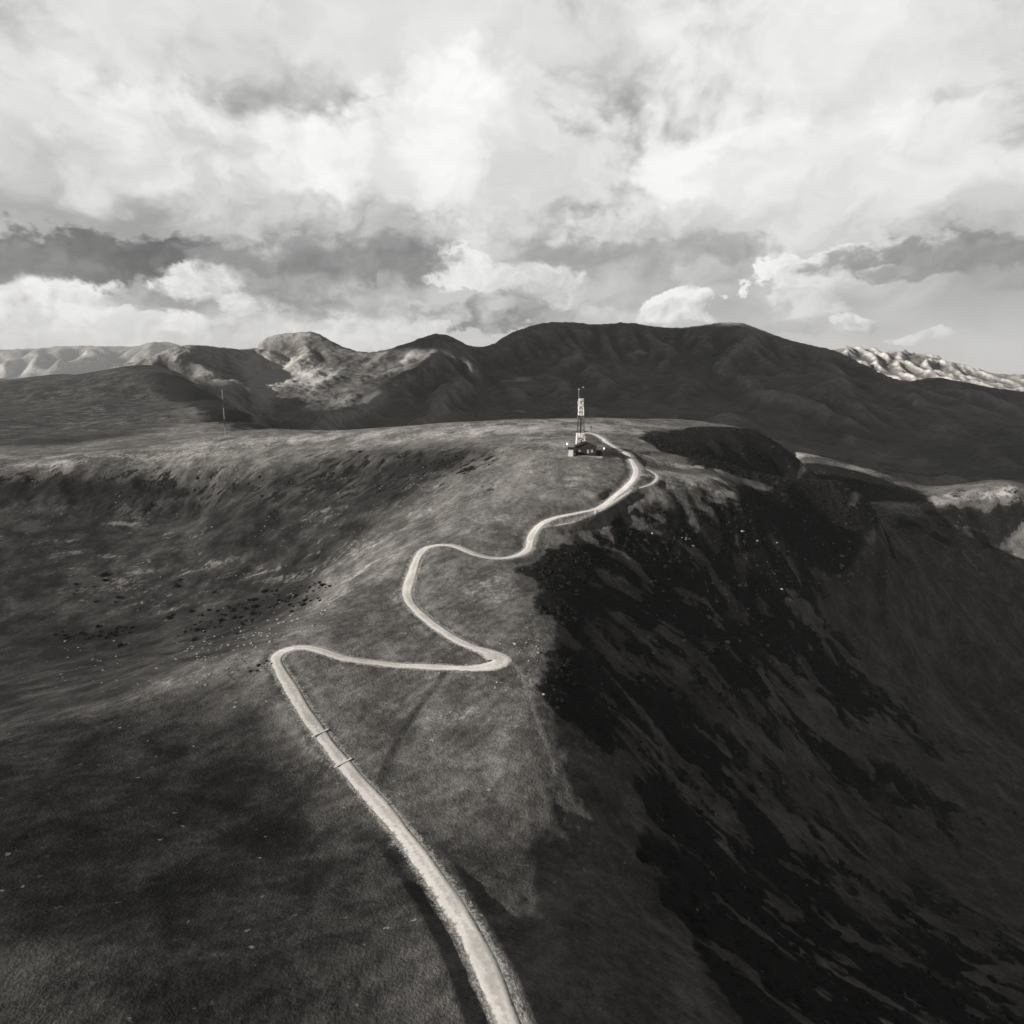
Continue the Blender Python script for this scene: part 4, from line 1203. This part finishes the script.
# ------------------------------------------------------------------ sky: Nishita daylight, drained of colour, with broken cumulus
W = bpy.data.worlds.new('World'); S.world = W; W.use_nodes = True
t = NT(W.node_tree)
bg = W.node_tree.nodes['Background']
nish = t.new('ShaderNodeTexSky', sky_type='NISHITA', sun_disc=False)
nish.sun_elevation = SUN_EL
nish.sun_rotation = math.atan2(sv.x, sv.y)
nish.altitude = 2400
bw = t.new('ShaderNodeRGBToBW'); t.l.new(nish.outputs[0], bw.inputs[0])
gen = t.new('ShaderNodeTexCoord').outputs['Generated']
sx = t.new('ShaderNodeSeparateXYZ'); t.l.new(t.vmath('NORMALIZE', gen), sx.inputs[0])
az = t.math('MULTIPLY', t.math('ARCTAN2', sx.outputs[0], sx.outputs[1]), 57.2958)
el = t.math('MULTIPLY', t.math('ARCSINE', sx.outputs[2]), 57.2958)
pc = t.new('ShaderNodeCombineXYZ'); t.l.new(az, pc.inputs[0]); t.l.new(t.math('MULTIPLY', el, 1.35), pc.inputs[1])
pv = pc.outputs[0]
n_big = t.noise(pv, 0.10, 5, 0.55, 0.3, dim='2D')
n_col = t.noise(pv, 0.22, 6, 0.56, 0.2, out='Color', dim='2D')
warp = t.vmath('SUBTRACT', n_col, (0.5, 0.5, 0.5))
pw = t.vmath('MULTIPLY_ADD', warp, (9.0, 6.0, 0), pv)
n_f = t.noise(pv, 0.55, 8, 0.62, 0.15, dim='2D')
n_fo = t.noise(t.vmath('ADD', pv, (-0.55, 0.45, 0)), 0.55, 8, 0.62, 0.15, dim='2D')
n_r = t.noise(pw, 0.26, 4, 0.5, dim='2D')
n_ro = t.noise(t.vmath('ADD', pw, (-0.9, 0.8, 0)), 0.26, 4, 0.5, dim='2D')
relief = t.math('ADD', t.math('MULTIPLY', t.math('SUBTRACT', n_f, n_fo), 0.9), t.math('MULTIPLY', t.math('SUBTRACT', n_r, n_ro), 1.6))
vo = []
for sc_, off in ((0.42, (0, 0, 0)), (1.05, (0, 0, 0)), (0.42, (-.6, .5, 0)), (1.05, (-.3, .25, 0))):
    vn = t.new('ShaderNodeTexVoronoi', feature='SMOOTH_F1', voronoi_dimensions='2D'); vn.inputs['Scale'].default_value = sc_; vn.inputs['Smoothness'].default_value = .35
    t.l.new(t.vmath('ADD', t.vmath('MULTIPLY_ADD', warp, (4.0, 3.4, 0), pv), off), vn.inputs['Vector'])
    vo.append(vn.outputs['Distance'])
puff = t.math('SUBTRACT', .52, t.math('ADD', t.math('MULTIPLY', vo[0], .65), t.math('MULTIPLY', vo[1], .35)))
puff_o = t.math('SUBTRACT', .52, t.math('ADD', t.math('MULTIPLY', vo[2], .65), t.math('MULTIPLY', vo[3], .35)))
relief = t.math('ADD', relief, t.math('MULTIPLY', t.math('SUBTRACT', puff, puff_o), 0.9))
relief_big = t.math('MULTIPLY', t.math('SUBTRACT', t.noise(pw, 0.09, 5, 0.5, dim='2D'), t.noise(t.vmath('ADD', pw, (-2.2, 2.0, 0)), 0.09, 5, 0.5, dim='2D')), 2.2)
STR = 0.076
up = t.math('MULTIPLY', bw.outputs[0], 0.35)
# veil of high cloud near the horizon
v = t.mix(t.map(el, 32, 16), up, t.map(n_big, 0.3, 0.7, 3.9, 6.8))
v = t.mix(t.map(el, 8, 1.0, 0, 0.75), v, 6.4)
front = t.map(t.math('ABSOLUTE', az), 75, 48)


def ae(u, vv):
    d = ray(u, vv); d = d / np.linalg.norm(d)
    return math.degrees(math.atan2(d[0], d[1])), math.degrees(math.asin(d[2]))


# (u, v, half width, half height, lit value, shaded value, edge softness, opacity)
CLOUDS = [
    (400, 20, 520, 110, 9.6, 7.6, .6, .85), (880, 60, 330, 110, 9.8, 7.4, .5, .9), (130, 150, 260, 75, 9.4, 6.0, .4, .95), (480, 165, 210, 90, 10.2, 7.2, .3, .95), (830, 175, 240, 80, 10.0, 6.8, .3, .95), (330, 222, 140, 26, 6.6, 4.4, .4, .8), (1010, 230, 140, 22, 6.0, 4.2, .5, .8), (640, 226, 90, 22, 8.6, 6.2, .4, .8),
    (90, 338, 150, 22, 8.4, 6.8, .4, .9), (250, 328, 130, 16, 8.2, 5.8, .4, .9), (395, 337, 80, 17, 9.0, 6.6, .35, .9), (560, 320, 80, 16, 7.4, 5.6, .4, .8),
    (80, 298, 80, 28, 9.7, 6.8, .22, 1), (165, 293, 50, 24, 4.2, 2.8, .5, .8), (100, 258, 180, 24, 2.0, 1.3, .3, 1), (10, 262, 80, 22, 2.8, 2.0, .3, .9), (110, 320, 55, 13, 9.2, 7.2, .25, .9),
    (215, 283, 50, 18, 9.0, 5.2, .3, 1), (250, 300, 44, 18, 9.0, 5.4, .3, .95), (312, 286, 78, 27, 4.4, 2.8, .35, .95), (255, 262, 60, 10, 3.6, 2.8, .4, .7), (385, 266, 80, 20, 4.0, 3.1, .45, .85),
    (392, 302, 60, 22, 6.2, 4.4, .4, .8), (185, 322, 24, 11, 9.4, 7.4, .3, .9), (470, 272, 40, 22, 10.0, 8.2, .2, 1), (520, 275, 50, 14, 9.2, 6.6, .3, .9), (478, 310, 56, 24, 6.4, 2.7, .22, 1), (545, 308, 34, 18, 4.8, 3.4, .4, .8),
    (566, 292, 44, 14, 8.4, 5.6, .35, .85), (625, 300, 46, 16, 6.0, 4.4, .4, .8), (610, 316, 30, 10, 7.6, 5.6, .4, .8), (662, 318, 22, 12, 8.6, 5.6, .3, .9), (684, 305, 35, 21, 10.0, 6.0, .16, 1),
    (690, 268, 26, 17, 8.0, 6.0, .45, .7), (742, 270, 60, 12, 5.6, 4.6, .5, .7), (812, 268, 60, 20, 9.8, 7.0, .25, 1), (800, 292, 26, 24, 9.2, 6.6, .3, .95), (815, 318, 40, 14, 8.0, 5.6, .35, .85), (852, 322, 24, 9, 9.4, 4.6, .2, .95), (790, 328, 30, 6, 5.0, 4.2, .5, .7),
    (330, 258, 110, 20, 3.3, 2.3, .4, .85), (575, 256, 60, 10, 4.4, 3.2, .45, .7), (720, 250, 60, 12, 4.6, 3.4, .45, .7), (930, 256, 130, 15, 3.2, 2.2, .4, .85),
    (922, 337, 32, 5, 9.0, 6.2, .25, .9), (884, 269, 24, 8, 8.8, 5.2, .25, .9), (940, 262, 90, 11, 3.9, 2.9, .4, .85), (1010, 275, 60, 14, 4.4, 3.4, .4, .7),
]
LD = (-0.62, 0.78, 0)
for (u, vv, ru, rv, hi, lo, soft, op) in CLOUDS:
    a0, e0 = ae(u, vv); a1, _ = ae(u + ru, vv); _, e1 = ae(u, vv - rv)
    ia = 1 / max(a1 - a0, .1); ie = 1 / max((e1 - e0) * 1.35, .1)
    wk = min(1.0, 0.3 + 0.3 * (a1 - a0) / 4.0)
    q = t.vmath('MULTIPLY_ADD', warp, (9.0 * wk, 7.0 * wk, 0), pv)
    q = t.vmath('MULTIPLY_ADD', q, (ia, ie, 0), (-a0 * ia, -e0 * 1.35 * ie, 0))
    r = t.vmath('LENGTH', q)
    dens = t.math('SUBTRACT', t.math('MULTIPLY_ADD', n_big if rv > 45 else n_f, 1.5, 0.26), r)
    dens = t.math('MULTIPLY_ADD', puff, 0.55 if soft < .3 else 0.35, dens)       # billows push the edge in and out
    m = t.math('MULTIPLY', t.map(dens, -soft * (.45 if soft < .3 else .8), soft * (.6 if soft < .3 else 1.0)), op)
    shade = t.math('ADD', t.math('MULTIPLY_ADD', t.vmath('DOT_PRODUCT', q, LD), 0.42, 0.52), relief_big if rv > 45 else relief)
    shade = t.math('MULTIPLY', shade, 1.0, clamp=True)
    v = t.mix(m, v, t.mix(shade, lo, hi))
v = t.mix(front, t.mix(t.map(el, 0, 35), 2.2, up), v)
v = t.mix(t.map(el, -0.5, -3.0), v, 1.2)
cc = t.new('ShaderNodeCombineColor')
t.l.new(t.math('MULTIPLY', v, 1.004), cc.inputs[0]); t.l.new(v, cc.inputs[1]); t.l.new(t.math('MULTIPLY', v, 0.995), cc.inputs[2])
t.l.new(cc.outputs[0], bg.inputs['Color'])
bg.inputs['Strength'].default_value = STR

# ------------------------------------------------------------------ output
S.view_settings.view_transform = 'Standard'
S.view_settings.look = 'None'
S.view_settings.exposure = 0.4
S.view_settings.gamma = 1.0
S.render.engine = 'CYCLES'
S.cycles.max_bounces = 5
S.cycles.diffuse_bounces = 2
S.cycles.volume_bounces = 1
S.cycles.use_denoising = True
S.render.film_transparent = False
